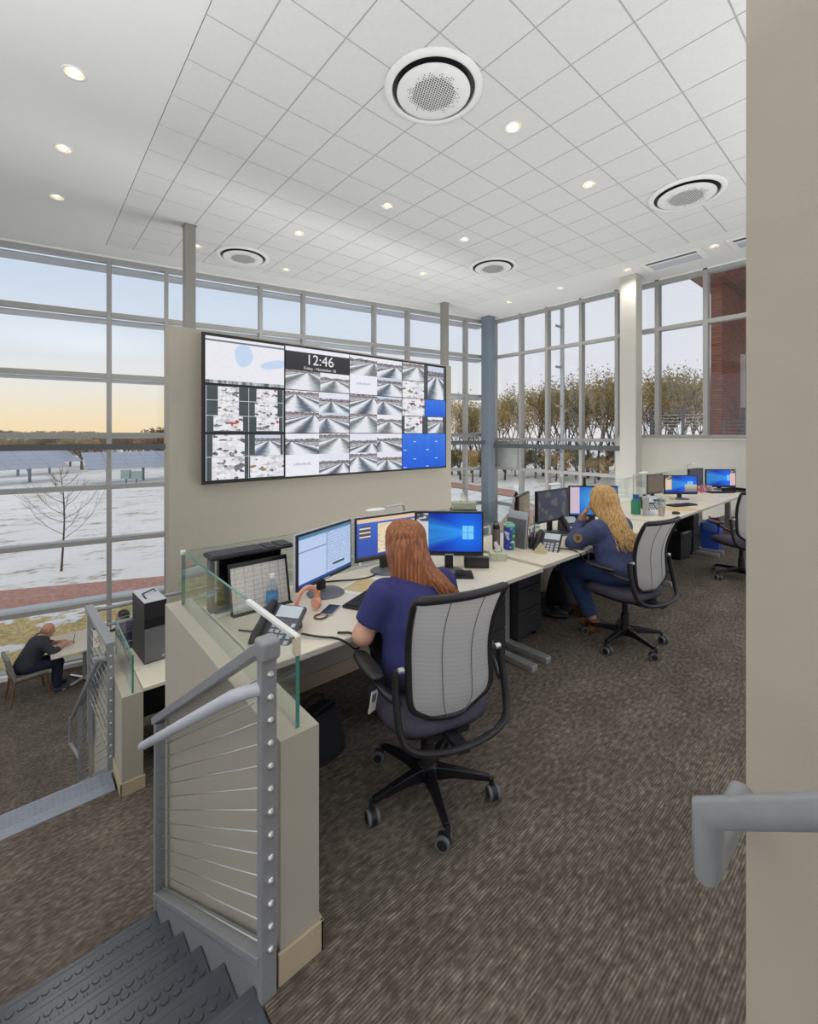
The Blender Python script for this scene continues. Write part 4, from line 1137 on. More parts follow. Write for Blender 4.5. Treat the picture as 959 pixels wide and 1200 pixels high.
keyboard(6.62, 2.06, D3, -.35, 'dark keyboard on the third desk in front of the monitors', .42, .14)
keyboard(8.55, 2.10, D3, -.6, 'dark keyboard on the farthest desk', .40, .14)
# stand with a spare keyboard on top and a document holder in front
o = thing('riser_stand', 'black desk riser behind the document holder', 'stand', (1.0, 2.54, D1))
MB().box(-.21, .21, -.04, .08, .285, .30).build('shelf', BLACKP, o, bevel=.003); MB().box(-.18, .19, .02, .06, 0, .285).build('back_plate', BLACKG, o, bevel=.004)
MB().box(-.24, -.215, -.03, .03, 0, .285).build('side_leg', GREYP, o, bevel=.004); MB().box(-.22, .2, -.06, .10, 0, .012).build('base', BLACKP, o)
keyboard(.985, 2.515, D1+.3005, .0, 'dark keyboard lying on top of the black riser', .48, .15, KEYG, BLACKP)
o = thing('document_holder', 'tilted document holder with a printed table sheet and black clip', 'document holder', (1.005, 2.40, D1))
M_ = Matrix.Rotation(-.22, 4, 'X')
SHEET, t_ = newmat('printed_sheet')
p_ = coords(t_); x_, y_, z_ = t_.sep(p_)
ln = t_.math('MAXIMUM', t_.math('GREATER_THAN', t_.math('SINE', t_.math('MULTIPLY', z_, 2*pi/.025)), .93), t_.math('GREATER_THAN', t_.math('SINE', t_.math('MULTIPLY', x_, 2*pi/.05)), .96))
tx = t_.math('MULTIPLY', t_.math('GREATER_THAN', t_.noise(t_.scale(p_, (120, 1, 80)), 1, 2), .58), .35)
principled(t_, t_.mix(t_.math('MAXIMUM', t_.math('MULTIPLY', ln, .5), tx), srgb(222, 218, 212), srgb(130, 128, 128)), .7)
MB().box(-.17, .17, 0, .008, 0, .27, M=M_).build('board', BLACKP, o); MB().box(-.16, .155, -.003, -.0005, .004, .25, M=M_).build('sheet', SHEET, o)
MB().box(-.165, .165, -.006, .010, .245, .27, M=M_).build('clip_bar', BLACKG, o, bevel=.003); MB().box(-.17, .17, -.03, .02, 0, .006).build('ledge', BLACKP, o)
def bottle(x, y, z, label, s_=1.0):
    o = thing('water_bottle', label, 'bottle', (x, y, z))
    MB().lathe([(.0001, 0), (.03, .001), (.033, .01), (.031, .04), (.033, .05), (.031, .07), (.033, .12), (.026, .15), (.014, .175), (.0125, .19)], n=20).build('body', PLASTICC, o, smooth='auto')
    MB().lathe([(.0332, .05), (.0332, .105)], n=20).build('label_band', mat('bottle_label_blue', srgb(70, 130, 180), .4), o, smooth=True)
    MB().lathe([(.0145, .185), (.0145, .205), (.0001, .206)], n=16).build('cap', WHITEP, o, smooth='auto')
bottle(1.03, 2.33, D1+.0, 'small clear water bottle with blue label in front of printed sheet')
def phone(x, y, z, rot, label, m=None, tilt=.55):
    m = m or mat('phone_grey', srgb(84, 86, 96), .4)
    o = thing('desk_phone', label, 'telephone', (x, y, z), rot)
    T = Matrix.Translation((0, 0, .02)) @ Matrix.Rotation(tilt, 4, 'X')
    MB().box(-.10, .10, -.10, .13, .0, .03, M=T).build('body', m, o, bevel=.008)
    sd = MB(); sd.prism([(-.08, 0), (.11, 0), (.10, .03+.11*math.sin(tilt))], 'x', -.07, .07); sd.build('stand', BLACKP, o)
    hs = MB(); hs.tube([T @ Vector((-.072, y_, .045+.012*math.sin(pi*(y_+.1)/.22))) for y_ in (-.105, -.06, 0, .06, .125)], [.02, .024, .018, .024, .021], 10); hs.build('handset', BLACKP, o, smooth='auto')
    MB().box(-.035, .09, .055, .12, .0295, .034, M=T).build('display', mat('phone_display', srgb(196, 206, 214), .3), o)
    kb = MB()
    for j in range(4):
        for i in range(3): kb.box(-.028+i*.03, -.008+i*.03, -.085+j*.027, -.067+j*.027, .03, .034, M=T)
    for j in range(4): kb.box(.07, .09, -.085+j*.03, -.065+j*.03, .03, .034, M=T)
    kb.build('buttons', GREYL, o)
    return o
ph = phone(.93, 2.03, D1, -.95, 'grey desk phone at the end of the near desk by the glass')
def coil(name, pts, label, r=.0045, coilr=.009, turns=26):
    P = [Vector(p) for p in pts]
    for _ in range(3):
        Q = [P[0]]
        for a, b in zip(P, P[1:]): Q += [a*.75+b*.25, a*.25+b*.75]
        P = Q+[P[-1]]
    o = MB().tube(P, r, 8).build(name, BLACKP, smooth=True)
    return tag(o, label, 'cord')
coil('phone_cord', [(1.0, 1.93, D1+.02), (1.06, 1.86, D1+.01), (1.12, 1.80, D1+.01), (1.16, 1.765, D1-.02), (1.19, 1.755, D1-.055), (1.225, 1.76, D1-.05), (1.21, 1.79, D1+.012), (1.15, 1.85, D1+.008)], 'black phone cord looping over the near desk edge', .0055)
coil('desk_cable', [(.80, 2.20, D1+.006), (.86, 2.12, D1+.006), (.93, 2.16, D1+.006), (.99, 2.28, D1+.006), (1.08, 2.36, D1+.006)], 'thin grey cable lying on the near desk behind the glass', .004)
coil('desk_cable', [(1.3, 2.60, D1+.006), (1.5, 2.55, D1+.006), (1.7, 2.42, D1+.008), (1.85, 2.45, D1+.006), (2.0, 2.58, D1+.006)], 'black cable on the near desk under the monitors', .005)
coil('phone_cord', [(3.30, 1.97, D2+.02), (3.34, 1.88, D2+.02), (3.38, 1.80, D2+.01), (3.41, 1.76, D2-.06), (3.45, 1.755, D2-.09), (3.50, 1.765, D2-.03), (3.47, 1.82, D2+.012), (3.40, 1.90, D2+.008)], 'black phone cord looping over the middle desk edge', .006)
# headphones, lip balm, mobile, band
PINK = mat('pink_headphones', srgb(232, 164, 146), .4)
o = thing('headphones', 'pink headphones standing beside the first monitor base', 'headphones', (1.15, 2.16, D1), .3)
MB().tube([(.075*math.cos(a), 0, .07+.075*math.sin(a)) for a in [pi*i/16-.25 for i in range(19)]], .009, 8, flat=1.6).build('headband', PINK, o, smooth=True)
for s_ in (-1, 1): MB().lathe([(.0001, -.014), (.03, -.013), (.034, 0), (.03, .013), (.0001, .014)], (s_*.072, 0, .04), 18, M=Matrix.Rotation(pi/2, 3, 'Y')).build('ear_cup', PINK, o, smooth='auto')
o = tag(MB().lathe([(.0001, 0), (.009, .001), (.009, .05), (.0085, .052), (.0085, .068), (.0001, .069)], n=14).build('lip_balm', mat('orange_plastic', srgb(226, 160, 60), .4), smooth='auto', loc=(1.285, 2.27, D1)), 'small orange lip balm stick in front of the first monitor base', 'lip balm')
o = thing('mobile_phone', 'mobile phone with black glass lying on the near desk', 'phone', (1.275, 2.125, D1), -.95)
MB().box(-.037, .037, -.072, .072, 0, .008).build('case', GREYL, o, bevel=.003); MB().box(-.033, .033, -.064, .064, .0078, .0086).build('glass_front', BLACKG, o)
tag(MB().tube([(1.19+.035*math.cos(a), 2.08+.03*math.sin(a), D1+.006) for a in [2*pi*i/20 for i in range(20)]], .005, 8, closed=True).build('wrist_band', mat('brown_band', srgb(110, 84, 62), .6), smooth=True), 'brown band lying beside the near desk phone', 'band')
def sheet(name, x, y, z, w_, h_, rot, m, label):
    o = MB().box(-w_/2, w_/2, -h_/2, h_/2, 0, .002).build(name, m, loc=(x, y, z), rotz=rot); return tag(o, label, 'paper')
sheet('paper_sheet', 1.66, 2.33, D1, .34, .24, .45, PAPER, 'white paper under the tan form on the near desk')
sheet('paper_form', 1.655, 2.325, D1+.0022, .24, .19, .45, PAPERY, 'tan paper form between first monitor and red haired woman')
# task lamp
o = thing('task_lamp', 'white oval head task lamp above the near desk monitors', 'lamp', (2.23, 2.62, D1))
MB().lathe([(.0001, 0), (.06, 0), (.06, .012), (.0001, .016)], n=20).build('base', WHITEP, o, smooth='auto')
MB().tube([(0, 0, .01), (0, 0, .40), (-.02, -.01, .43)], .007, 8).build('pole', SILVER, o, smooth='auto')
MB().tube([(-.02, -.01, .43), (-.20, -.02, .43)], .009, 8).build('arm', SILVER, o, smooth='auto')
MB().ball((-.29, -.02, .42), (.09, .045, .012), 24, 8).build('head', WHITEP, o, smooth=True)
# tissue boxes, stacked box, bottles on the second desk
def tissue(x, y, z, rot, label, w_=.12, d_=.11, h_=.06, col=(198, 204, 178)):
    o = thing('tissue_box', label, 'tissue box', (x, y, z), rot)
    MB().box(-w_/2, w_/2, -d_/2, d_/2, 0, h_).build('carton', mat('tissue_carton_%d' % col[0], srgb(*col), .7, var=.12, nscale=40), o, bevel=.002)
    tm = MB()
    tm.grid(lambda u, v: ((u-.5)*.08*(1-.75*v)+.012*math.sin(v*5), .012*math.sin(u*9+v*3)*(1-v*.4), h_+.085*v*(1-.3*abs(u-.45))), 8, 8)
    sd_ = tm.build('tissue', WHITEP, o, smooth=True); sd_.modifiers.new('solid', 'SOLIDIFY').thickness = .004
tissue(2.775, 2.14, D1, -.7, 'pale green tissue box on the near desk by its right end')
o = thing('computer_case', 'black computer case standing behind the blue desktop monitor', 'computer', (2.74, 2.46, D1), -.7)
MB().box(-.10, .10, -.09, .09, 0, .36).build('case', BLACKP, o, bevel=.005); MB().box(-.09, .09, -.0925, -.0895, .02, .34).build('front_grille', BLACKG, o)
tissue(2.74, 2.46, D1+.3605, -.7, 'grey green tissue box on top of the black computer case', .19, .11, .055, (178, 184, 160))
o = thing('speaker_bar', 'black speaker box on the near desk below the blue desktop monitor', 'speaker', (2.50, 2.12, D1), -.75)
MB().box(-.09, .09, -.03, .03, 0, .075).build('cabinet', BLACKP, o, bevel=.006); MB().box(-.08, .08, -.0325, -.0295, .008, .067).build('grille', DARKCAB, o)
o = thing('insulated_bottle', 'slim steel and black insulated bottle left of the wipes canister', 'bottle', (2.965, 2.30, D2))
MB().lathe([(.0001, 0), (.031, .001), (.032, .02), (.032, .15), (.028, .165), (.028, .17)], n=20).build('body', mat('bottle_taupe', srgb(120, 112, 104), .35, .4), o, smooth='auto')
MB().lathe([(.029, .168), (.029, .2), (.018, .205), (.0001, .206)], n=18).build('cap', BLACKP, o, smooth='auto')
MB().tube([(.03*math.cos(a), 0, .2+.03*math.sin(a)) for a in [pi*i/8 for i in range(9)]], .004, 6).build('loop', BLACKP, o, smooth=True)
WIPES, t_ = newmat('wipes_label')
p_ = coords(t_); x_, y_, z_ = t_.sep(p_)
n_ = t_.noise(t_.scale(p_, (30, 30, 30)), 1, 2)
principled(t_, t_.mix(t_.smooth(n_, .55, .6), t_.mix(t_.math('LESS_THAN', x_, -.022), t_.mix(t_.math('GREATER_THAN', z_, .15), srgb(38, 140, 92), srgb(60, 130, 190)), srgb(50, 70, 170)), srgb(214, 226, 226)), .4)
o = thing('wipes_canister', 'green and blue wipes canister on the middle desk', 'canister', (3.055, 2.235, D2))
MB().lathe([(.0001, 0), (.046, .001), (.047, .006), (.047, .19), (.044, .192)], n=24).build('canister', WIPES, o, smooth='auto')
MB().lathe([(.048, .19), (.048, .205), (.03, .21), (.03, .22), (.0001, .221)], n=24).build('lid', mat('mint_lid', srgb(130, 200, 170), .4), o, smooth='auto')
for i, (dx, h_, m_) in enumerate(((0, .24, GREYP), (.02, .30, GREYL), (.04, .27, mat('file_tan', srgb(150, 136, 118), .6)))):
    o = MB().box(-.006, .006, -.10, .10, 0, h_).build('file_folder', m_, bevel=.001, loc=(3.14+dx, 2.24, D2), rotz=-.1)
    o.rotation_euler = (0, .10, -.1); tag(o, ['grey upright folder next to the wipes canister', 'tallest pale upright folder beside the wipes canister', 'tan upright folder nearest the iced tea cup'][i], 'folder', 'upright folders on the middle desk')
o = thing('pen_cup', 'mesh pen cup with pens between folders and phone', 'pen cup', (3.22, 2.12, D2))
MB().lathe([(.0001, 0), (.035, .001), (.035, .09), (.033, .09), (.033, .005), (.0001, .005)], n=20).build('cup', BLACKP, o, smooth='auto')
for i in range(5):
    a = i*1.3; MB().tube([(.01*math.cos(a), .01*math.sin(a), .01), (.028*math.cos(a), .028*math.sin(a), .14+.012*i)], .004, 6).build('pen', (BLACKG, GREYL, BLACKP, mat('pen_blue', srgb(60, 80, 150), .4), CHROME)[i], o)
def cup(x, y, z, label, drink, straw, h_=.15):
    o = thing('drink_cup', label, 'cup', (x, y, z))
    MB().lathe([(.0001, 0), (.031, .001), (.045, h_), (.046, h_)], n=22).build('cup_wall', PLASTICC, o, smooth='auto')
    MB().lathe([(.0001, .003), (.0295, .004), (.039, h_*.66), (.0001, h_*.66+.001)], n=22).build('drink', drink, o, smooth='auto')
    MB().lathe([(.048, h_-.002), (.048, h_+.008), (.04, h_+.022), (.012, h_+.036), (.0001, h_+.037)], n=22).build('dome_lid', PLASTICC, o, smooth='auto')
    MB().tube([(0, 0, .03), (-.012, .0, h_+.10)], .004, 8).build('straw', straw, o, smooth='auto')
cup(3.36, 2.19, D2, 'iced tea cup with green straw on the middle desk', mat('iced_tea', srgb(214, 84, 30), .2), mat('green_straw', srgb(46, 140, 88), .4))
cup(5.62, 1.96, D3, 'milky iced drink with straw on the third desk', mat('milk_drink', srgb(216, 190, 178), .3), mat('pale_straw', srgb(226, 200, 196), .4), .17)
phone(3.29, 2.02, D2, -1.25, 'dark desk phone on the middle desk near its left corner', mat('phone_dark', srgb(62, 64, 72), .4), .6)
o = thing('card_box', 'cream card tent in front of the middle desk phone', 'box', (3.165, 2.005, D2), .55)
MB().prism([(-.05, 0), (.06, 0), (.0, .07)], 'x', -.05, .05).build('tent', mat('card_cream', srgb(208, 196, 160), .7), o, bevel=.001)
phone(4.06, 2.24, D2, -.35, 'dark console phone below the middle monitors', mat('phone_dark2', srgb(52, 54, 60), .4), .9)
phone(4.33, 2.22, D2, -.6, 'second console phone behind the blond woman hand', mat('phone_dark2', srgb(52, 54, 60), .4), .9)
o = thing('computer_mouse', 'dark computer mouse under the blond woman hand', 'mouse', (4.02, 1.985, D2), .2)
MB().ball((0, 0, .012), (.03, .05, .02), 16, 8).build('shell', BLACKG, o, smooth=True); MB().ball((0, .028, .03), (.004, .012, .004), 8, 6).build('wheel', GREYP, o, smooth=True)
for i, (x, y, r_) in enumerate(((3.62, 1.90, -.95), (3.75, 1.99, -.9))):
    o = thing('pen', ['longer black pen on the middle desk near edge', 'shorter black pen on the middle desk beside the sleeve'][i], 'pen', (x, y, D2+.005), r_)
    MB().tube([(-.07+.02*i, 0, 0), (.06-.02*i, 0, 0)], .0045, 8).build('barrel', BLACKP, o, smooth='auto'); MB().cyl((.06-.02*i, 0, 0), (.075-.02*i, 0, 0), .0045, .001, 8).build('tip', CHROME, o)
o = thing('task_lamp', 'white task lamp peeking above the blond woman monitors', 'lamp', (4.55, 2.62, D2))
MB().lathe([(.0001, 0), (.06, 0), (.06, .012), (.0001, .016)], n=20).build('base', WHITEP, o, smooth='auto')
MB().tube([(0, 0, .01), (0, 0, .46), (-.03, -.02, .49)], .007, 8).build('pole', SILVER, o, smooth='auto')
MB().tube([(-.03, -.02, .49), (-.28, -.10, .44)], .008, 8).build('arm', SILVER, o, smooth='auto')
MB().ball((-.36, -.13, .435), (.10, .045, .012), 24, 8).build('head', WHITEP, o, smooth=True)
o = thing('webcam', 'small dark webcam standing on top of the light blue monitor', 'webcam', (4.24, 2.19, 1.1855), -.7)
MB().box(-.015, .015, -.012, .02, 0, .012).build('clip', BLACKP, o); MB().box(-.012, .012, -.01, .012, .012, .085).build('body', BLACKP, o, bevel=.004)
# third and fourth desk
o = thing('green_bottle', 'translucent green water bottle with blue cap on the third desk', 'bottle', (5.50, 2.20, D3))
MB().lathe([(.0001, 0), (.05, .001), (.053, .012), (.053, .14), (.045, .17)], n=24).build('body', mat('green_plastic', srgb(58, 140, 108), .25), o, smooth='auto')
MB().lathe([(.046, .165), (.03, .19)], n=24).build('shoulder', mat('teal_plastic', srgb(46, 120, 110), .3), o, smooth='auto')
MB().lathe([(.034, .185), (.034, .235), (.0001, .237)], n=20).build('cap', mat('blue_cap', srgb(40, 96, 176), .4), o, smooth='auto')
o = thing('steel_tumbler', 'tall steel tumbler beside the green bottle', 'tumbler', (5.50, 2.09, D3))
MB().lathe([(.0001, 0), (.03, .001), (.038, .20), (.036, .215), (.0001, .216)], n=22).build('body', SILVER, o, smooth='auto'); MB().lathe([(.037, .2), (.037, .22), (.0001, .225)], n=22).build('lid', GREYL, o, smooth='auto')
o = thing('tissue_packet', 'white and blue tissue packet left of the milky drink', 'packet', (5.60, 2.07, D3), .3)
MB().box(-.07, .07, -.04, .04, 0, .035).build('packet', mat('packet_blue', srgb(196, 212, 232), .5), o, bevel=.012, seg=3); MB().ball((0, 0, .04), (.03, .02, .02), 12, 6).build('tissue', WHITEP, o, smooth=True)
phone(6.02, 2.25, D3, -.7, 'dark desk phone on the third desk', mat('phone_dark2', srgb(52, 54, 60), .4), .6)
phone(6.34, 2.32, D3, -.6, 'second dark phone on the third desk near the dim monitor', mat('phone_dark2', srgb(52, 54, 60), .4), .6)
sheet('paper_folder', 6.28, 1.98, D3, .42, .26, -.5, PAPERY, 'tan folder on the third desk under the keyboard edge')
o = thing('computer_mouse', 'black mouse near the edge of the third desk', 'mouse', (5.86, 1.885, D3), .9)
MB().ball((0, 0, .012), (.03, .05, .02), 16, 8).build('shell', BLACKG, o, smooth=True); MB().ball((0, .028, .03), (.004, .012, .004), 8, 6).build('wheel', GREYP, o, smooth=True)
o = thing('paper_cup', 'white paper cup in front of the third desk monitors', 'cup', (6.85, 2.25, D3))
MB().lathe([(.0001, 0), (.028, .001), (.04, .09), (.042, .092), (.038, .088), (.0001, .08)], n=20).build('cup', WHITEP, o, smooth='auto'); MB().lathe([(.034, .035), (.0385, .07)], n=20).build('sleeve', PAPERY, o, smooth=True)
o = thing('patterned_box', 'pink and white patterned box on the farthest desk', 'box', (8.45, 2.32, D3), -.4)
BXM, t_ = newmat('pink_pattern'); principled(t_, t_.ramp(t_.noise(coords(t_), 30, 2), [(.42, srgb(196, 60, 96)), (.5, srgb(236, 220, 224)), (.58, srgb(90, 70, 84))], 'CONSTANT'), .5)
MB().box(-.14, .14, -.05, .05, 0, .10).build('box', BXM, o, bevel=.003); MB().box(-.143, .143, -.053, .053, .08, .105).build('lid', BXM, o, bevel=.002)
o = thing('desk_tray', 'black paper tray at the end of the farthest desk', 'tray', (8.95, 2.0, D3), -.3)
MB().box(-.16, .16, -.11, .11, 0, .012).build('base', BLACKP, o, bevel=.003)
for a in ((-.16, -.15, -.11, .11), (.15, .16, -.11, .11), (-.16, .16, .10, .11)): MB().box(*a, .01, .05).build('side', BLACKP, o)
for x, zt, lb in ((6.52, 1.13, 'white task lamp head behind the dim brown monitor of the third desk'), (8.75, 1.16, 'white task lamp head over the farthest desk monitors')):
    o = thing('task_lamp', lb, 'lamp', (x, 2.64, D3))
    MB().lathe([(.0001, 0), (.06, 0), (.06, .012), (.0001, .016)], n=20).build('base', WHITEP, o, smooth='auto')
    MB().tube([(0, 0, .01), (0, 0, zt-D3), (.12, -.03, zt-D3+.02)], .007, 8).build('pole', SILVER, o, smooth='auto'); MB().ball((.22, -.06, zt-D3+.02), (.12, .05, .014), 24, 8).build('head', WHITEP, o, smooth=True)
# floor items
def bin_(x, y, rot, m, bagm, label, h_=.38, w_=.30, d_=.22):
    o = thing('waste_bin', label, 'bin', (x, y, 0), rot)
    mb = MB(); k = .84
    def ring(s_, z): return [(-w_/2*s_, -d_/2*s_, z), (w_/2*s_, -d_/2*s_, z), (w_/2*s_, d_/2*s_, z), (-w_/2*s_, d_/2*s_, z)]
    v = ring(k, 0)+ring(1, h_)+ring(.96, h_)+ring(k*.95, .01)
    f = [(3, 2, 1, 0)]+[(i*4+j, i*4+(j+1) % 4, i*4+4+(j+1) % 4, i*4+4+j) for i in range(3) for j in range(4)]+[(12, 13, 14, 15)]
    mb.add(v, f).build('body', m, o, bevel=.012, seg=3)
    lv = MB(); n = 40
    def P(j, s_, z):
        a = 2*pi*j/n; ca, sa = math.cos(a), math.sin(a)
        return (w_/2*s_*math.copysign(abs(ca)**.4, ca), d_/2*s_*math.copysign(abs(sa)**.4, sa), z)
    r3 = random.Random(5); v = []
    for s_, z in ((1.015, h_-.09), (1.03, h_-.03), (1.03, h_+.005), (.97, h_+.01), (.90, h_-.06)):
        for j in range(n): v.append(P(j, s_+r3.uniform(-.012, .012), z+r3.uniform(-.01, .01)))
    lv.add(v, [(i*n+j, i*n+(j+1) % n, (i+1)*n+(j+1) % n, (i+1)*n+j) for i in range(4) for j in range(n)]).build('liner_bag', bagm, o, smooth=True)
bin_(6.80, 2.16, -.15, mat('bin_black', srgb(34, 35, 38), .5), mat('bag_black', srgb(44, 46, 50), .25), 'black waste bin with liner under the third desk')
bin_(7.62, 1.98, .1, mat('bin_blue', srgb(44, 76, 168), .45), mat('bag_blue', srgb(84, 120, 196), .3), 'blue recycling bin with liner under the desk row', .40, .32, .24)
def soft_bag(x, y, rot, m, label, sx, sy, h_, cat='bag', name='tote_bag', z=0):
    o = thing(name, label, cat, (x, y, z), rot)
    bm_ = MB()
    bm_.grid(lambda u, v: (sx/2*math.copysign(abs(math.cos(2*pi*u))**.6, math.cos(2*pi*u))*(1-.25*v*v+.04*math.sin(9*u+5*v)), sy/2*math.copysign(abs(math.sin(2*pi*u))**.7, math.sin(2*pi*u))*(1-.55*v*v), h_*v), 28, 10)
    bm_.add([(sx/2*math.copysign(abs(math.cos(2*pi*u/28))**.6, math.cos(2*pi*u/28))*.75, sy/2*math.copysign(abs(math.sin(2*pi*u/28))**.7, math.sin(2*pi*u/28))*.45, h_) for u in range(28)], [tuple(range(28))])
    bm_.build('body', m, o, smooth='auto')
    for s_ in (-1, 1): MB().tube([(-.08, s_*.03, h_-.02), (-.07, s_*.05, h_+.03), (0, s_*.06, h_+.045), (.07, s_*.05, h_+.03), (.08, s_*.03, h_-.02)], .007, 6).build('handle', m, o, smooth=True)
soft_bag(1.20, 2.12, .2, mat('bag_cloth_black', srgb(26, 27, 36), .85), 'black cloth bag on the floor under the near desk', .26, .24, .22)
soft_bag(4.15, 2.35, .1, mat('bag_cloth_dark', srgb(30, 32, 40), .8), 'dark bag under the middle desk behind the blond woman legs', .5, .3, .36)
soft_bag(8.55, 2.2, .1, mat('bag_red', srgb(140, 28, 56), .8), 'dark red bag under the farthest desk', .6, .3, .30)
for i, (x, y, r_) in enumerate(((3.72, 2.20, .5), (3.86, 2.24, .35))):
    o = thing('spare_shoe', ['black spare shoe lying under the middle desk, left one', 'black spare shoe lying under the middle desk, right one'][i], 'shoe', (x, y, 0), r_)
    MB().ball((0, 0, .03), (.045, .12, .03), 16, 8).build('sole', BLACKP, o, smooth=True); MB().ball((0, -.05, .055), (.04, .06, .035), 14, 8).build('upper', DARKCAB, o, smooth=True)
# computer tower on the lower desk
o = thing('computer_tower', 'grey and black computer tower standing on the lower desk', 'computer', (.855, 4.56, MID+.74), .06)
MB().box(-.088, .088, -.20, .20, 0, .525).build('case', BLACKP, o, bevel=.004)
MB().box(-.086, .086, -.2035, -.199, .01, .30).build('front_panel', GREYP, o, bevel=.001); MB().box(-.086, .086, -.203, -.199, .31, .38).build('drive_bay', BLACKG, o); MB().box(-.087, .087, -.2, .2, .524, .531).build('top_panel', GREYL, o, bevel=.002)
MB().tube([(-.05, -.10, .531), (-.05, .02, .545), (.06, .10, .545), (.07, .06, .531)], .006, 8).build('handle', BLACKP, o, smooth=True); MB().box(.05, .07, -.205, -.203, .03, .045).build('sticker', GREYL, o)
soft_bag(.98, 4.25, .2, mat('bag_cloth_black', srgb(26, 27, 36), .85), 'dark bag on the landing floor under the lower desk', .3, .25, .3, z=MID)
# ================================================================== PEOPLE (smooth implicit bodies turned into one continuous mesh each)
def sdf_mesh(prims, res):
    """prims: dicts with kind cap/ell, blend k, optional cut planes -> quad mesh by surface nets"""
    lo = np.full(3, 1e9); hi = np.full(3, -1e9)
    for p in prims:
        if p['t'] == 'cap':
            for c_, r_ in ((p['a'], p['ra']), (p['b'], p['rb'])): lo = np.minimum(lo, np.array(c_)-r_); hi = np.maximum(hi, np.array(c_)+r_)
        else: m_ = max(p['r']); lo = np.minimum(lo, np.array(p['c'])-m_); hi = np.maximum(hi, np.array(p['c'])+m_)
    lo -= 3*res; hi += 3*res
    nn = np.ceil((hi-lo)/res).astype(int)+1
    ax = [lo[i]+res*np.arange(nn[i]) for i in range(3)]
    D = np.full(nn, .5, dtype=np.float32)
    for p in prims:
        k = p.get('k', .03); mg = k+2*res
        if p['t'] == 'cap':
            a, b = np.array(p['a'], float), np.array(p['b'], float); rm = max(p['ra'], p['rb'])
            l_, h_ = np.minimum(a, b)-rm-mg, np.maximum(a, b)+rm+mg
        else: c_ = np.array(p['c'], float); m_ = max(p['r']); l_, h_ = c_-m_-mg, c_+m_+mg
        i0 = np.clip(np.floor((l_-lo)/res).astype(int), 0, nn-1); i1 = np.clip(np.ceil((h_-lo)/res).astype(int)+1, 1, nn)
        X, Y, Z = np.meshgrid(*[ax[i][i0[i]:i1[i]] for i in range(3)], indexing='ij', sparse=True)
        if p['t'] == 'cap':
            ab = b-a; L = max(1e-9, ab @ ab)
            t = np.clip(((X-a[0])*ab[0]+(Y-a[1])*ab[1]+(Z-a[2])*ab[2])/L, 0, 1)
            d_ = np.sqrt((X-a[0]-t*ab[0])**2+(Y-a[1]-t*ab[1])**2+(Z-a[2]-t*ab[2])**2)-(p['ra']+(p['rb']-p['ra'])*t)
        else:
            r_ = p['r']; R = p.get('R')
            dx, dy, dz = X-c_[0], Y-c_[1], Z-c_[2]
            if R is not None:
                R = np.array(R); dx, dy, dz = (R[0, 0]*dx+R[1, 0]*dy+R[2, 0]*dz), (R[0, 1]*dx+R[1, 1]*dy+R[2, 1]*dz), (R[0, 2]*dx+R[1, 2]*dy+R[2, 2]*dz)
            q = np.sqrt((dx/r_[0])**2+(dy/r_[1])**2+(dz/r_[2])**2); g2 = np.sqrt((dx/r_[0]**2)**2+(dy/r_[1]**2)**2+(dz/r_[2]**2)**2)+1e-6
            d_ = q*(q-1)/g2
        for (po, no) in p.get('cut', []): d_ = np.maximum(d_, (X-po[0])*no[0]+(Y-po[1])*no[1]+(Z-po[2])*no[2])
        S = D[i0[0]:i1[0], i0[1]:i1[1], i0[2]:i1[2]]
        if p.get('sub'): D[i0[0]:i1[0], i0[1]:i1[1], i0[2]:i1[2]] = np.maximum(S, -d_); continue
        h = np.maximum(k-np.abs(S-d_), 0)/max(k, 1e-6)
        D[i0[0]:i1[0], i0[1]:i1[1], i0[2]:i1[2]] = np.minimum(S, d_)-h*h*k*.25
    ins = D < 0
    cs = (nn[0]-1, nn[1]-1, nn[2]-1)
    cnt = np.zeros(cs, np.int8); acc = np.zeros(cs+(3,), np.float32); num = np.zeros(cs, np.float32)
    corner = lambda A, i, j, k: A[i:cs[0]+i, j:cs[1]+j, k:cs[2]+k]
    for i in (0, 1):
        for j in (0, 1):
            for k in (0, 1): cnt += corner(ins, i, j, k)
    act = (cnt > 0) & (cnt < 8)
    I = np.argwhere(act); n_ = len(I)
    pos = np.zeros((n_, 3)); wsum = np.zeros(n_)
    val = {c_: D[I[:, 0]+c_[0], I[:, 1]+c_[1], I[:, 2]+c_[2]] for c_ in [(i, j, k) for i in (0, 1) for j in (0, 1) for k in (0, 1)]}
    for c_ in val:
        for axs in range(3):
            if c_[axs]: continue
            e = list(c_); e[axs] = 1; e = tuple(e)
            A, B = val[c_], val[e]; x = (A < 0) != (B < 0)
            t = np.where(x, A/np.where(x, A-B, 1), 0)
            P = np.tile(np.array(c_, float), (n_, 1)); P[:, axs] = t
            pos += P*x[:, None]; wsum += x
    V_ = lo+res*(I+pos/wsum[:, None])
    idx = np.full(cs, -1, np.int64); idx[act] = np.arange(n_)
    F = []
    for axs in range(3):
        o1, o2 = [(1, 2), (2, 0), (0, 1)][axs]
        sl0 = [slice(None)]*3; sl1 = [slice(None)]*3; sl0[axs] = slice(0, -1); sl1[axs] = slice(1, None)
        x = ins[tuple(sl0)] != ins[tuple(sl1)]
        E_ = np.argwhere(x)
        E_ = E_[(E_[:, o1] > 0) & (E_[:, o2] > 0) & (E_[:, o1] < nn[o1]-1) & (E_[:, o2] < nn[o2]-1)]
        flip = ins[E_[:, 0], E_[:, 1], E_[:, 2]]
        def cell(d1, d2):
            q = E_.copy(); q[:, o1] -= d1; q[:, o2] -= d2; return idx[q[:, 0], q[:, 1], q[:, 2]]
        quad = np.stack([cell(1, 1), cell(0, 1), cell(0, 0), cell(1, 0)], 1)
        quad[~flip] = quad[~flip][:, ::-1]
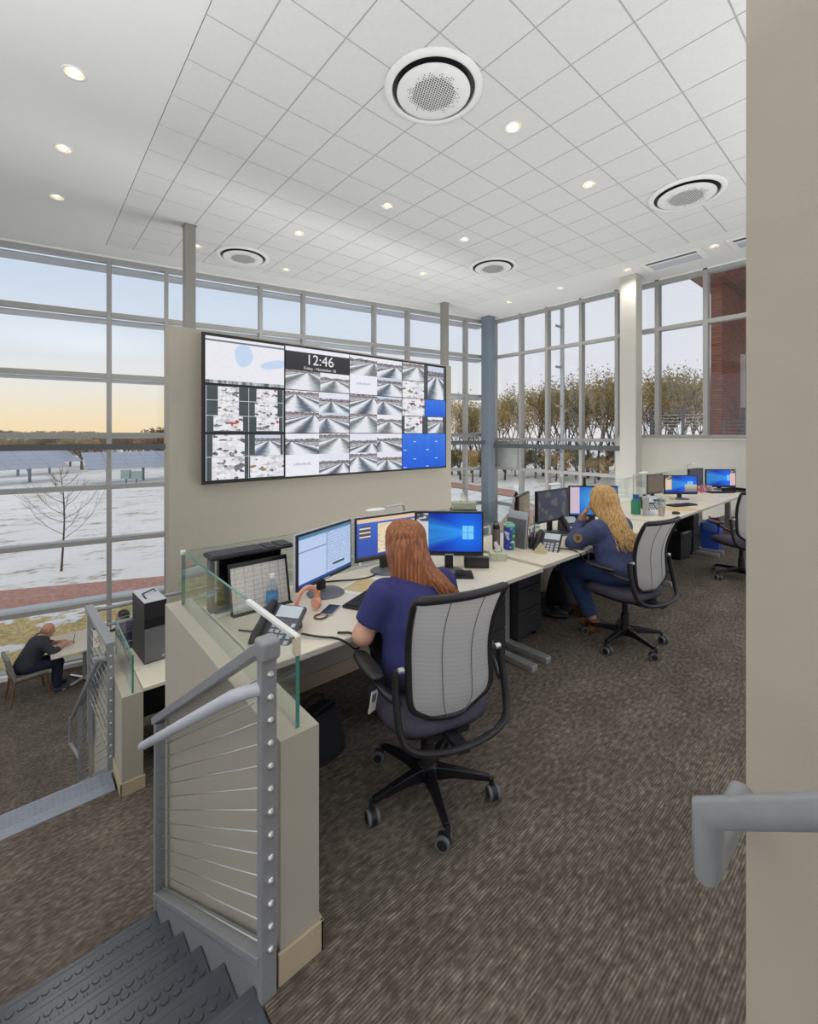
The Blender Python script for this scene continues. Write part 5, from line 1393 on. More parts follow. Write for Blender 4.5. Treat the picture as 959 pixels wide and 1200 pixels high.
        F.append(quad)
    F = np.concatenate(F); F = F[(F >= 0).all(1)]
    return V_, F
def body_obj(name, prims, res, m, parent, smooth_it=2):
    V_, F = sdf_mesh(prims, res)
    # light Laplacian smoothing
    for _ in range(smooth_it):
        s_ = np.zeros_like(V_); c_ = np.zeros(len(V_))
        for a, b in ((0, 1), (1, 2), (2, 3), (3, 0)):
            np.add.at(s_, F[:, a], V_[F[:, b]]); np.add.at(c_, F[:, a], 1); np.add.at(s_, F[:, b], V_[F[:, a]]); np.add.at(c_, F[:, b], 1)
        V_ = V_*.5+.5*s_/np.maximum(c_, 1)[:, None]
    me = bpy.data.meshes.new(name); me.from_pydata(V_.tolist(), [], F.tolist()); me.materials.append(m)
    return link(name, me, parent, smooth=True)
def cap(a, b, ra, rb=None, k=.03, cut=None):
    p = dict(t='cap', a=tuple(a), b=tuple(b), ra=ra, rb=ra if rb is None else rb, k=k)
    if cut: p['cut'] = cut
    return p
def ell(c, r, k=.03, R=None, cut=None):
    p = dict(t='ell', c=tuple(c), r=tuple(r), k=k)
    if R is not None: p['R'] = [list(q) for q in R]
    if cut: p['cut'] = cut
    return p
def hand(w_, d_, n_, thumb, curl=.5, s=1.0):
    """wrist point, pointing direction, palm normal, thumb side sign -> palm, four fingers and thumb"""
    w_, d_, n_ = Vector(w_), Vector(d_).normalized(), Vector(n_); n_ = (n_-d_*n_.dot(d_)).normalized(); sd = d_.cross(n_)*thumb
    P = []
    for i, o in enumerate((.027, .009, -.009, -.026)):
        base = w_+d_*(.083-.004*abs(i-1))*s+sd*o*s
        P.append(cap(w_+d_*.012*s+sd*o*.5*s, base, .0145*s, .012*s, .012))
        dr = d_.copy(); p = base; ln = (.040, .044, .041, .032)[i]
        for j, (f_, r_) in enumerate(((1, .0095), (.65, .0085), (.5, .0075))):
            ang_ = curl*(.7 if j == 0 else 1.0); dr = (dr*math.cos(ang_)+n_*math.sin(ang_)).normalized(); n2 = n_
            q = p+dr*ln*f_*s; P.append(cap(p, q, r_*s, r_*.92*s, .003)); p = q
            n_l = (n_-dr*n_.dot(dr)); 
    t0 = w_+d_*.025*s+sd*.024*s; t1 = t0+(d_*.55+sd*.65+n_*.35).normalized()*.042*s; t2 = t1+(d_*.85+sd*.2+n_*.4).normalized()*.03*s
    P += [cap(w_+d_*.015*s, t0, .016*s, .015*s, .012), cap(t0, t1, .013*s, .011*s, .008), cap(t1, t2, .0105*s, .009*s, .004)]
    return P
def head_prims(c, yaw=0, pitch=0, s=1.0, jaw=1.0):
    """head looking along +Y turned by yaw (left positive) and pitched down by pitch"""
    R = Matrix.Rotation(yaw, 3, 'Z') @ Matrix.Rotation(-pitch, 3, 'X')
    c = Vector(c); g_ = lambda x, y, z: c+R @ Vector((x, y, z))*s
    P = [ell(g_(0, -.008, .028), (.074*s, .094*s, .088*s), .02, R), ell(g_(0, .022, -.035), (.058*s, .072*s, .075*s), .03, R),
         ell(g_(0, .052, -.082), (.034*s*jaw, .034*s, .028*s), .03, R), cap(g_(0, .088, .012), g_(0, .108, -.022), .009*s, .013*s, .012),
         cap(g_(-.03, .078, .028), g_(.03, .078, .028), .010*s, None, .015),
         cap(g_(-.018, .086, -.052), g_(.018, .086, -.052), .0085*s, None, .006), cap(g_(-.015, .083, -.064), g_(.015, .083, -.064), .0085*s, None, .006)]
    for x in (-1, 1):
        P += [ell(g_(x*.075, -.008, -.008), (.011*s, .02*s, .03*s), .008, R), ell(g_(x*.04, .058, -.03), (.024*s, .022*s, .024*s), .02, R)]
    return P, g_
def eyes(parent, g_, s=1.0):
    for x in (-1, 1):
        MB().ball(g_(x*.031, .077, .008), .0115*s, 12, 8).build('eye', mat('eye_white', srgb(226, 224, 220), .2), parent, smooth=True)
        MB().ball(g_(x*.031, .0845, .008), .0058*s, 10, 6).build('iris', mat('eye_iris', srgb(60, 50, 44), .2), parent, smooth=True)

# ---------------------------------------------------------------- woman at the near desk, seen from behind
def woman_near():
    o = thing('person', 'seated woman with long copper hair and navy short sleeved shirt, seen from behind', 'person', (1.475, 1.60, 0), -math.radians(9))
    hip, chest, neck = Vector((0, -.02, .58)), Vector((0, .07, .86)), Vector((0, .12, 1.0))
    hd = Vector((0, .165, 1.115))
    B = [ell((0, 0, .60), (.16, .13, .12), .05), ell((0, .05, .78), (.14, .10, .2), .06), cap((0, .09, .93), (0, .14, 1.03), .055, .05, .03)]
    B += head_prims(hd, .1, .25, .98)[0]; g_ = head_prims(hd, .1, .25, .98)[1]
    arms = {-1: (Vector((-.185, .075, .915)), Vector((-.265, .11, .735)), Vector((-.10, .33, .77))), 1: (Vector((.185, .075, .915)), Vector((.27, .12, .72)), Vector((.10, .37, .755)))}
    for s_, (sh, elb, wr) in arms.items():
        B += [cap(sh, elb, .052, .047, .03), cap(elb, wr, .047, .028, .03)]
        B += hand(wr, (wr-elb).normalized()+Vector((0, .3, -.05)), (0, 0, -1), s_*1, .25)
    LG = {-1: (Vector((-.09, .03, .565)), Vector((.0, .42, .545)), Vector((.09, .50, .10))), 1: (Vector((.10, .03, .565)), Vector((.19, .42, .545)), Vector((.25, .50, .10)))}
    for h_, kn, an in LG.values():
        B += [cap(h_, kn, .085, .06, .04), cap(kn, an, .055, .036, .03), cap(an+Vector((0, -.01, -.05)), an+Vector((.01, .10, -.06)), .034, .03, .03)]
    body = body_obj('body', B, .0085, SKIN, o); eyes(o, g_)
    S = [ell((0, -.005, .62), (.205, .165, .14), .06), ell((0, .03, .76), (.192, .15, .18), .06), ell((0, .065, .88), (.19, .118, .10), .05),
         cap((-.15, .08, .925), (.15, .08, .925), .066, None, .05), cap((0, .10, .95), (0, .118, 1.0), .07, .062, .03, [((0, .118, .995), (0, .1, .99))])]
    for s_, (sh, elb, wr) in arms.items():
        dv = (elb-sh); p = sh+dv*.70; n_ = dv.normalized()
        S.append(cap(sh, elb, .073, .070, .045, [(tuple(p), tuple(n_))]))
    shirt = body_obj('shirt', S, .0085, NAVY, o)
    T = [ell((0, -.01, .57), (.20, .165, .10), .05)]
    for h_, kn, an in LG.values(): T += [cap(h_, kn, .10, .078, .04), cap(kn, an, .074, .055, .03, [((0, 0, .10), (0, 0, -1))])]
    body_obj('trousers', T, .011, DARKPANT, o)
    for h_, kn, an in LG.values():
        body_obj('shoe', [cap(an+Vector((0, -.02, -.055)), an+Vector((.01, .12, -.065)), .042, .036, .03, [((0, 0, .004), (0, 0, -1))])], .01, DARKSHOE, o)
    # hair: cap plus long locks
    Hh = [ell(hd+Vector((0, -.018, .03)), (.098, .108, .104), .03, cut=[(tuple(hd+Vector((0, .05, .02))), (0, .82, -.57))]), cap(hd+Vector((0, -.05, .0)), hd+Vector((.015, -.095, -.16)), .085, .075, .05), cap(hd+Vector((-.03, -.05, -.02)), hd+Vector((-.055, -.06, -.15)), .07, .055, .05),
          cap(hd+Vector((.03, -.09, -.09)), hd+Vector((.12, -.185, -.20)), .07, .04, .06)]
    hair = body_obj('hair', Hh, .0085, HAIR_RED, o)
    lk = MB(); r5 = random.Random(11)
    for i in range(330):
        th = r5.uniform(-2.5, 2.5)         # angle round the head, 0 = straight back
        sx_, cy_ = math.sin(th), -math.cos(th)
        right = sx_ > -.25
        top = hd+Vector((sx_*.012+r5.uniform(-.01, .01), -.012+cy_*.012, .138+r5.uniform(-.003, .004)))
        side = hd+Vector((sx_*.100, -.018+cy_*.108, -.005+r5.uniform(-.015, .015)))
        low = hd+Vector((sx_*.098+r5.uniform(-.008, .008), -.04+cy_*.085, -.08))
        if right:
            f_ = r5.random()
            mid = hd+Vector((.05+sx_*.07+.035*f_, -.165+cy_*.025, -.135)); end = hd+Vector((.075+.07*sx_+.09*f_+r5.uniform(-.02, .02), -.225+r5.uniform(-.015, .012), -.17-.10*f_-.05*r5.random()))
        else:
            mid = hd+Vector((sx_*.095+r5.uniform(-.01, .01), -.055+cy_*.045, -.125)); end = hd+Vector((sx_*.085+.02+r5.uniform(-.02, .03), -.085+cy_*.035, -.165-r5.uniform(0, .025)))
        P = [top, hd+Vector((sx_*.062, -.014+cy_*.068, .128)), hd+Vector((sx_*.098, -.018+cy_*.106, .085)), side, low, mid, end]
        for _ in range(2):
            Q = [P[0]]
            for a, b in zip(P, P[1:]): Q += [a*.75+b*.25, a*.25+b*.75]
            P = Q+[P[-1]]
        r0 = r5.uniform(.0035, .0075); n = len(P)
        lk.tube(P, [r0*min(1, .4+3*j/n)*(1-.75*(j/n)**3) for j in range(n)], 5, caps=False)
    lk.build('hair_locks', HAIR_RED, hair, smooth=True, fix=False)['kind'] = 'stuff'
woman_near()

# ---------------------------------------------------------------- woman at the middle desk, hand at her chin
def woman_mid():
    o = thing('person', 'seated blond woman in slate navy sweatshirt and jeans resting her chin on her hand', 'person', (3.70, 1.60, 0), -math.radians(10))
    hd = Vector((-.005, .175, 1.125))
    hp, g_ = head_prims(hd, .22, .12, .98)
    B = [ell((0, 0, .60), (.16, .13, .12), .05), ell((0, .06, .78), (.14, .10, .2), .06), cap((0, .10, .93), (0, .155, 1.05), .052, .05, .03)]+hp
    shL, elL, wrL = Vector((-.175, .10, .91)), Vector((-.235, .275, .775)), Vector((-.085, .30, .985))
    shR, elR, wrR = Vector((.175, .10, .91)), Vector((.26, .28, .78)), Vector((.13, .46, .775))
    B += [cap(shL, elL, .05, .045), cap(elL, wrL, .042, .027), cap(shR, elR, .05, .045), cap(elR, wrR, .042, .027)]
    B += hand(wrL, (.55, -.12, .72), (.45, -.8, -.2), -1, .75, .95)+hand(wrR, (-.25, .95, 0), (0, 0, -1), 1, .35, .95)
    legs = {-1: (Vector((-.10, .03, .565)), Vector((-.13, .40, .53)), Vector((-.06, .22, .12)), Vector((-.04, .33, .045))), 1: (Vector((.10, .03, .565)), Vector((.15, .44, .53)), Vector((.16, .48, .12)), Vector((.17, .60, .045)))}
    for s_, (h_, kn, an, to) in legs.items(): B += [cap(h_, kn, .085, .06, .04), cap(kn, an, .055, .036, .03), cap(an+Vector((0, 0, -.06)), to, .034, .03, .03)]
    body_obj('body', B, .0075, SKINT, o); eyes(o, g_)
    S = [ell((0, -.005, .62), (.215, .175, .14), .06), ell((0, .04, .76), (.20, .165, .18), .06), ell((0, .085, .88), (.19, .125, .10), .05), cap((-.145, .10, .925), (.145, .10, .925), .066, None, .05),
         cap((0, .12, .95), (0, .14, 1.0), .068, .06, .03, [((0, .14, .995), (0, .2, .97))])]
    for sh, el_, wr in ((shL, elL, wrL), (shR, elR, wrR)):
        dv = wr-el_; p = el_+dv*.80; n_ = dv.normalized()
        S += [cap(sh, el_, .078, .066, .05), cap(el_, wr, .064, .043, .03, [(tuple(p), tuple(n_))])]
    body_obj('sweatshirt', S, .0085, NAVY2, o)
    # round shoulder patch: dark disc with a gold ring and gold strokes
    pc = Vector((-.285, .195, .842)); Rm = Matrix.Rotation(-pi/2+.10, 3, 'Y')
    Rm = Matrix.Rotation(.35, 3, 'Z') @ Rm
    pt = MB().lathe([(.036, -.004), (.036, .0), (.0001, .001)], pc, 24, M=Rm).build('sleeve_patch', mat('patch_dark', srgb(40, 40, 48), .8), o)
    GOLD = mat('patch_gold', srgb(190, 160, 96), .7)
    em = MB(); em.lathe([(.036, .0005), (.0345, .0018), (.033, .0005)], pc, 24, M=Rm)
    for a, b in (((-.016, -.012), (.0, .018)), ((.0, .018), (.016, -.008)), ((-.010, .0), (.012, .004)), ((-.014, -.014), (.010, -.016))):
        em.tube([pc+Rm @ Vector((a[0], a[1], .002)), pc+Rm @ Vector((b[0], b[1], .002))], .0018, 6)
    em.build('patch_emblem', GOLD, pt, smooth='auto')
    T = [ell((0, -.01, .57), (.20, .17, .10), .05)]
    for s_, (h_, kn, an, to) in legs.items():
        n_ = (an-kn).normalized(); T += [cap(h_, kn, .105, .082, .04), cap(kn, an, .078, .062, .03, [(tuple(an-n_*.03), tuple(n_))])]
    body_obj('jeans', T, .010, JEANS, o)
    for s_, (h_, kn, an, to) in legs.items(): body_obj('shoe', [cap(an+Vector((0, -.02, -.03)), an+Vector((0, .0, -.07)), .044, .042, .03, [((0, 0, .004), (0, 0, -1))]), cap(an+Vector((0, .01, -.07)), to, .042, .036, .03, [((0, 0, .004), (0, 0, -1))])], .009, BROWNLEATHER, o)
    br = MB()
    for j, f_ in enumerate((.86, .92, .98)):
        p = elL+(wrL-elL)*f_; dv = (wrL-elL).normalized(); u_ = dv.orthogonal().normalized(); v_ = dv.cross(u_)
        br.tube([p+(u_*math.cos(a)+v_*math.sin(a))*.034 for a in [2*pi*i/16 for i in range(16)]], .0035, 6, closed=True)
    br.build('bracelets', mat('bracelet_gold', srgb(190, 168, 128), .35, .5), o, smooth=True)
    Hh = [ell(hd+Vector((0, -.02, .03)), (.100, .112, .106), .03, cut=[(tuple(g_(0, .04, .02)), tuple(Matrix.Rotation(.22, 3, 'Z') @ Vector((0, .80, -.60))))]), cap(hd+Vector((0, -.06, 0)), hd+Vector((0, -.12, -.18)), .09, .09, .05), cap(hd+Vector((0, -.11, -.15)), hd+Vector((-.01, -.225, -.31)), .095, .05, .05)]
    hair = body_obj('hair', Hh, .009, HAIR_BLOND, o)
    lk = MB(); r5 = random.Random(23)
    for i in range(300):
        th = r5.uniform(-2.2, 2.2); sx_, cy_ = math.sin(th), -math.cos(th); f_ = r5.random()
        top = hd+Vector((sx_*.012, -.012+cy_*.012, .138+r5.uniform(-.004, .008)))
        side = hd+Vector((sx_*.106, -.02+cy_*.112, -.005+r5.uniform(-.015, .015)))
        low = hd+Vector((sx_*.128, -.075+cy_*.09, -.09)); mid = hd+Vector((sx_*.125, -.15+cy_*.075, -.20)); end = hd+Vector((sx_*.11+r5.uniform(-.035, .035), -.21+cy_*.07-.04*f_, -.26-.10*f_))
        P = [top, hd+Vector((sx_*.062, -.014+cy_*.068, .128)), hd+Vector((sx_*.098, -.018+cy_*.106, .085)), side, low, mid, end]
        for _ in range(2):
            Q = [P[0]]
            for a, b in zip(P, P[1:]): Q += [a*.75+b*.25, a*.25+b*.75]
            P = Q+[P[-1]]
        n = len(P); ph_ = r5.uniform(0, 6.28); am = r5.uniform(.004, .011)
        P = [q+Vector((math.cos(th), math.sin(th), 0))*am*(j/n)*math.sin(ph_+j*1.1)+Vector((sx_, cy_, 0))*am*.7*(j/n)*math.cos(ph_+j*1.3) for j, q in enumerate(P)]
        r0 = r5.uniform(.004, .008)
        lk.tube(P, [r0*min(1, .4+3*j/n)*(1-.7*(j/n)**3) for j in range(n)], 5, caps=False)
    lk.build('hair_locks', HAIR_BLOND, hair, smooth=True, fix=False)['kind'] = 'stuff'
woman_mid()

# ---------------------------------------------------------------- lower floor: man writing at a table, second person opposite
def side_chair(x, y, face, label):
    o = thing('side_chair', label, 'chair', (x, y, LOW), -math.radians(face), group='upholstered wooden side chairs')
    for sx_, y0, z1 in ((-1, .25, .41), (1, .25, .41)): MB().tube([(sx_*.20, .20, z1), (sx_*.22, y0, .0)], [.022, .014], 10).build('leg', WOODW, o, smooth='auto')
    for sx_ in (-1, 1): MB().tube([(sx_*.20, -.20, .43), (sx_*.22, -.27, .0)], [.022, .014], 10).build('leg', WOODW, o, smooth='auto')
    fr = MB(); fr.box(-.215, .215, -.21, .22, .375, .41); fr.build('seat_frame', WOODW, o, bevel=.008)
    MB().box(-.235, .235, -.22, .24, .41, .465).build('seat', GREYUP, o, bevel=.02, seg=3)
    M = Matrix.Translation((0, -.20, .42)) @ Matrix.Rotation(.24, 4, 'X')
    bk = MB(); bk.box(-.235, .235, -.03, .025, 0, .42, M=M); bk.build('backrest', GREYUP, o, bevel=.018, seg=3)
    MB().box(-.22, .22, -.045, -.03, .0, .10, M=M).build('back_rail', WOODW, o, bevel=.005)
    return o
side_chair(.06, 9.99, 80, 'grey upholstered walnut chair under the bald man')
side_chair(1.62, 9.78, -90, 'grey upholstered walnut chair under the person in plum sweater')
o = thing('meeting_table', 'pale meeting table on a chrome pedestal with cross feet by the window', 'table', (.86, 10.02, LOW))
MB().box(-.52, .40, -.50, .52, .715, .745).build('table_top', mat('table_white_oak', srgb(216, 206, 194), .4, var=.05), o, bevel=.008)
MB().lathe([(.03, .03), (.03, .70), (.10, .714)], (-.02, 0, 0), 20).build('pedestal', SILVER, o, smooth='auto')
for a in range(4):
    aa = a*pi/2+.5; MB().tube([(-.02, 0, .045), (-.02+.38*math.cos(aa), .38*math.sin(aa), .018)], [.028, .018], 10).build('foot', CHROME, o, smooth='auto')
def sitter(x, y, face, label, top, topm, skin, hairm, bald, legm, arms, hd, sleeve=.75):
    o = thing('person', label, 'person', (x, y, LOW), -math.radians(face))
    hp, g_ = head_prims(hd, 0, .35, 1.0)
    B = [ell((0, -.02, .55), (.15, .13, .11), .05), cap((0, 0, .6), (0, .16, .90), .12, .13, .05), cap((0, .17, .95), Vector(hd)+Vector((0, -.03, -.05)), .055, .052, .03)]+hp
    for s_, (sh, el_, wr, hdv) in arms.items(): B += [cap(sh, el_, .05, .043), cap(el_, wr, .04, .027)]+hand(wr, hdv, (0, 0, -1), s_, .6)
    for s_ in (-1, 1): B += [cap((s_*.09, .02, .53), (s_*.12, .40, .50), .08, .06), cap((s_*.12, .40, .50), (s_*.13, .38, .12), .052, .036), cap((s_*.13, .38, .05), (s_*.14, .50, .04), .034, .03)]
    body_obj('body', B, .010, skin, o); eyes(o, g_)
    S = [ell((0, -.02, .57), (.19, .165, .12), .06), cap((0, 0, .62), (0, .14, .86), .165, .165, .06), ell((0, .16, .88), (.19, .13, .11), .05), cap((-.15, .18, .93), (.15, .18, .93), .068, None, .05), cap((0, .18, .95), Vector(hd)+Vector((0, -.06, -.10)), .07, .06, .03)]
    for s_, (sh, el_, wr, hdv) in arms.items():
        dv = Vector(wr)-Vector(el_); p = Vector(el_)+dv*sleeve; S += [cap(sh, el_, .072, .06, .05), cap(el_, wr, .058, .045, .03, [(tuple(p), tuple(dv.normalized()))])]
    body_obj('sweater', S, .0105, topm, o)
    T = [ell((0, -.02, .53), (.18, .16, .09), .05)]
    for s_ in (-1, 1): T += [cap((s_*.095, .02, .535), (s_*.12, .41, .505), .095, .075, .04), cap((s_*.12, .41, .50), (s_*.13, .39, .10), .07, .058, .03, [((0, 0, .08), (0, 0, -1))])]
    body_obj('trousers', T, .012, legm, o)
    for s_ in (-1, 1): body_obj('shoe', [cap((s_*.13, .37, .05), (s_*.14, .53, .04), .045, .038, .03, [((0, 0, .004), (0, 0, -1))])], .01, DARKSHOE, o)
    h_ = Vector(hd)
    if bald: body_obj('hair', [ell(h_+Vector((0, -.02, .005)), (.079, .09, .07), .02, cut=[(tuple(h_+Vector((0, .0, .035))), (0, .25, .97)), (tuple(h_+Vector((0, .015, 0))), (0, 1, 0)), (tuple(h_+Vector((0, 0, -.05))), (0, 0, -1))])], .008, hairm, o)
    else: body_obj('hair', [ell(h_+Vector((0, -.02, .03)), (.092, .105, .10), .02, cut=[(tuple(h_+Vector((0, .05, .02))), (0, .75, -.66))]), cap(h_+Vector((0, -.05, .0)), h_+Vector((0, -.07, -.07)), .08, .06, .04)], .009, hairm, o)
    return o
V3 = Vector
man = sitter(.045, 9.975, 85, 'balding man in charcoal sweater writing at the lower table', 0, CHARC, SKINT, mat('grey_stubble', srgb(158, 120, 100), .8), True, DARKPANT,
       {-1: (V3((-.17, .18, .92)), V3((-.24, .30, .74)), V3((-.06, .44, .80)), (.45, .85, .1)), 1: (V3((.17, .18, .92)), V3((.25, .32, .745)), V3((.13, .50, .81)), (-.25, .95, .05))}, (0, .275, 1.075), .45)
o = thing('pen', 'pen in the writing man hand', 'pen', (.66, 9.85, LOW+.79)); 
MB().tube([(0, 0, 0), (.03, .02, .15)], .005, 8).build('barrel', BLACKP, o, smooth='auto'); MB().cyl((0, 0, 0), (-.004, -.003, -.02), .005, .001, 8).build('tip', CHROME, o)
sitter(1.62, 9.78, -90, 'person with dark hair and plum sweater seated behind the cable railing', 0, PURPLE, SKINT, HAIR_DARK, False, DARKPANT,
       {-1: (V3((-.17, .16, .92)), V3((-.24, .30, .75)), V3((-.10, .50, .80)), (.2, .95, 0)), 1: (V3((.17, .16, .92)), V3((.25, .30, .75)), V3((.10, .50, .80)), (-.2, .95, 0))}, (0, .24, 1.09), .8)
# ================================================================== OUTSIDE
GZ = -2.86
SNOW, t_ = newmat('snow_ground')
p_ = geo(t_)
n1 = t_.noise(t_.scale(p_, (.5, .9, 1)), 1, 5, .65); n2 = t_.noise(t_.scale(p_, (3, 6, 1)), 1, 4, .7)
f_ = t_.math('ADD', t_.math('MULTIPLY', n1, .6), t_.math('MULTIPLY', n2, .4))
cc = t_.ramp(f_, [(.36, srgb(140, 120, 86)), (.42, srgb(206, 198, 184)), (.47, srgb(240, 237, 233)), (.8, srgb(252, 249, 244))])
principled(t_, cc, .85, 0, t_.bump(f_, .4, .08), spec=.2)
g0 = MB().box(-500, 600, -400, 700, GZ-.5, GZ).build('ground', SNOW); struct(g0)
LAWN, t_ = newmat('dry_lawn')
p_ = geo(t_)
n1 = t_.noise(p_, .8, 4, .6); n2 = t_.noise(p_, 14, 4, .7); n3 = t_.noise(p_, 3, 3)
gr = t_.ramp(n2, [(.3, srgb(150, 126, 72)), (.5, srgb(206, 180, 120)), (.75, srgb(236, 216, 168))])
gr = t_.mix(t_.smooth(n3, .5, .65), gr, srgb(150, 152, 84))
cc = t_.mix(t_.smooth(t_.math('ADD', t_.math('MULTIPLY', n1, .6), t_.math('MULTIPLY', n3, .4)), .54, .60), gr, srgb(242, 242, 244))
principled(t_, cc, .9, 0, t_.bump(n2, .5, .05))
lw = MB().prism([(-20, wy(-20)+.1), (11.4, wy(11.4)+.1), (13, 10.6), (5, 12.9), (2.9, 13.55), (-.5, 14.9), (-20, 21.5)], 'z', GZ-.1, GZ+.03).build('lawn', LAWN); struct(lw)
PATHM, t_ = newmat('red_path')
p_ = geo(t_); n_ = t_.noise(p_, 9, 4, .7)
principled(t_, t_.ramp(n_, [(.3, srgb(160, 112, 98)), (.7, srgb(206, 160, 144))]), .9)
pp = [(-30, 25.6), (-.5, 15.5), (2.95, 13.95), (9, 11.8), (17, 11.2), (22, 13.5), (26.8, 19.2), (28, 26), (27, 40)]
pq = [(-30, 28), (-.5, 17.4), (3.3, 15.8), (9.4, 13.7), (16.5, 13.2), (20.6, 15.4), (24.6, 20.4), (25.6, 26), (24.6, 40)]
pq = [(-30, 28), (-.5, 17.4), (3.3, 15.8), (9.4, 13.7), (16.6, 13.1), (21, 15.4), (30, 21.3), (30.5, 27.8), (29.5, 40)]
pp = [(-30, 25.6), (-.5, 15.5), (2.95, 13.95), (9, 11.8), (17, 11.2), (22.5, 13.4), (26.6, 18.5), (27.7, 24.7), (27, 40)]
pm_ = MB(); k = len(pp)
pm_.add([(*a, GZ+.045) for a in pp]+[(*a, GZ+.045) for a in pq], [(i, i+1, k+i+1, k+i) for i in range(k-1)]); struct(pm_.build('footpath', PATHM))

# ---------------------------------------------------------------- trees
BARK = mat('tree_bark', srgb(96, 78, 62), .9, var=.25, nscale=10)
def leafmat(name, a, b):
    m, t = newmat(name); n = t.noise(coords(t), 1.4, 3); n2 = t.noise(coords(t), 9, 2)
    c = t.mix(t.math('MULTIPLY', n2, .5), t.ramp(n, [(.35, a), (.65, b)]), srgb(170, 140, 80))
    dif = t.node('ShaderNodeBsdfPrincipled', inp={'Base Color': c, 'Roughness': .8}); tl = t.node('ShaderNodeBsdfTranslucent', inp={0: c})
    mx = t.node('ShaderNodeMixShader', inp={0: .35, 1: dif.outputs[0], 2: tl.outputs[0]}); t.l.new(mx.outputs[0], t.out)
    return m
LEAF_RUST = leafmat('leaf_rust', srgb(120, 62, 40), srgb(170, 104, 56)); LEAF_GOLD = leafmat('leaf_gold', srgb(170, 144, 82), srgb(222, 192, 122)); LEAF_OLIVE = leafmat('leaf_olive', srgb(116, 122, 72), srgb(180, 172, 108)); LEAF_GREEN = leafmat('leaf_green', srgb(54, 74, 40), srgb(92, 104, 56))
def tree_mesh(seed, h, spread, leaves, lsize, depth=4, trunk=.12, low=.3):
    r = random.Random(seed); br = MB(); tips = []
    def grow(p, d_, ln, rad, lev):
        q = p+d_*ln*.5+Vector((r.uniform(-1, 1), r.uniform(-1, 1), 0))*ln*.04; e = q+(d_+Vector((r.uniform(-.2, .2), r.uniform(-.2, .2), .05))).normalized()*ln*.5
        br.tube([p, q, e], [rad, rad*.8, rad*.6], 6 if lev > 1 else 4, caps=False)
        if lev <= 2: tips.extend([q, e, (q+e)/2])
        if lev == 0: return
        for i in range(r.choice((2, 3, 3))):
            a = r.uniform(0, 2*pi); tilt = r.uniform(.35, .85)*spread
            nd = (d_+Vector((math.cos(a)*tilt, math.sin(a)*tilt, r.uniform(-.05, .15)))).normalized()
            grow(p+(e-p)*r.uniform(.55, 1), nd, ln*r.uniform(.6, .8), rad*.55, lev-1)
    grow(Vector((0, 0, 0)), Vector((0, 0, 1)), h*low, trunk, depth)
    for i in range(3): a = i*2.1+r.random(); grow(Vector((0, 0, h*low*.8)), Vector((math.cos(a)*.5, math.sin(a)*.5, 1)).normalized(), h*low*.9, trunk*.6, depth-1)
    zmax = max(t.z for t in tips); s_ = h/zmax
    br.v = [(x*s_, y*s_, z*s_) for x, y, z in br.v]; tips = [t*s_ for t in tips]
    lf = MB()
    for i in range(leaves):
        t = r.choice(tips)+Vector((r.gauss(0, 1), r.gauss(0, 1), r.gauss(0, .8)))*h*.045
        u = Vector((r.gauss(0, 1), r.gauss(0, 1), r.gauss(0, 1))).normalized(); v = u.orthogonal().normalized(); w_ = u.cross(v); s2 = lsize*r.uniform(.6, 1.3)
        lf.add([t+v*s2, t+w_*s2*.6, t-v*s2, t-w_*s2*.6], [(0, 1, 2, 3)])
    return br.mesh('branches', BARK), (lf.mesh('foliage', LEAF_GOLD) if leaves else None)
def place_tree(protos, x, y, s_, lm, label, group, rz, name='tree', z=GZ, sz=None):
    bm_, lm_ = protos
    o = thing(name, label, 'tree', (x, y, z), rz, group); o.scale = (s_, s_, sz or s_)
    link('branches', bm_, o)
    if lm_:
        key = lm_.name+lm.name
        if key not in LEAFC: c = lm_.copy(); c.materials.clear(); c.materials.append(lm); LEAFC[key] = c
        f = link('foliage', LEAFC[key], o); f['kind'] = 'stuff'
    return o
LEAFC = {}
def leader_tree(seed, h):
    r = random.Random(seed); br = MB(); lean = lambda z: Vector((.10*math.sin(z*1.1), .06*math.sin(z*1.7), z))
    br.tube([lean(h*i/10) for i in range(11)], [.034*(1-.9*i/10)+.003 for i in range(11)], 7)
    for i in range(17):
        z = h*(.30+.62*i/16); a = i*2.4+r.uniform(-.4, .4); ln = (h-z)*.55+.12; p = lean(z); dv = Vector((math.cos(a), math.sin(a), .55))
        pts_ = [p, p+dv*ln*.35, p+dv*ln*.65+Vector((0, 0, ln*.12)), p+dv*ln*.85+Vector((0, 0, ln*.35))]
        br.tube(pts_, [.010, .008, .006, .003], 5)
        for k in range(5):
            q = pts_[1]+(pts_[3]-pts_[1])*r.random(); d2 = Vector((math.cos(a+r.uniform(-1, 1)), math.sin(a+r.uniform(-1, 1)), r.uniform(.5, 1.1)))
            br.tube([q, q+d2*ln*.16, q+d2*ln*.26+Vector((0, 0, ln*.06))], [.005, .004, .002], 4)
    return br.mesh('branches', BARK), None
bare = leader_tree(5, 3.5)
R1 = tree_mesh(33, 1, 1.3, 3200, .022, 4, .010, .10); R2 = tree_mesh(37, 1, 1.4, 3200, .022, 4, .010, .12)
place_tree(bare, .943, 18.73, 1, LEAF_GOLD, 'small bare young tree standing in the snow beyond the path', None, .4, 'young_tree')
A_ = tree_mesh(11, 1, 1.0, 1700, .026, 4, .022, .30); B_ = tree_mesh(12, 1, .85, 1700, .026, 4, .02, .34); C_ = tree_mesh(14, 1, 1.15, 3000, .024, 4, .022, .18)
def pixpos(px, d_):
    r = (px-479.5)/518.5; return ((.7542*r+.6567)*d_, (-.6567*r+.7542)*d_)
r6 = random.Random(31)
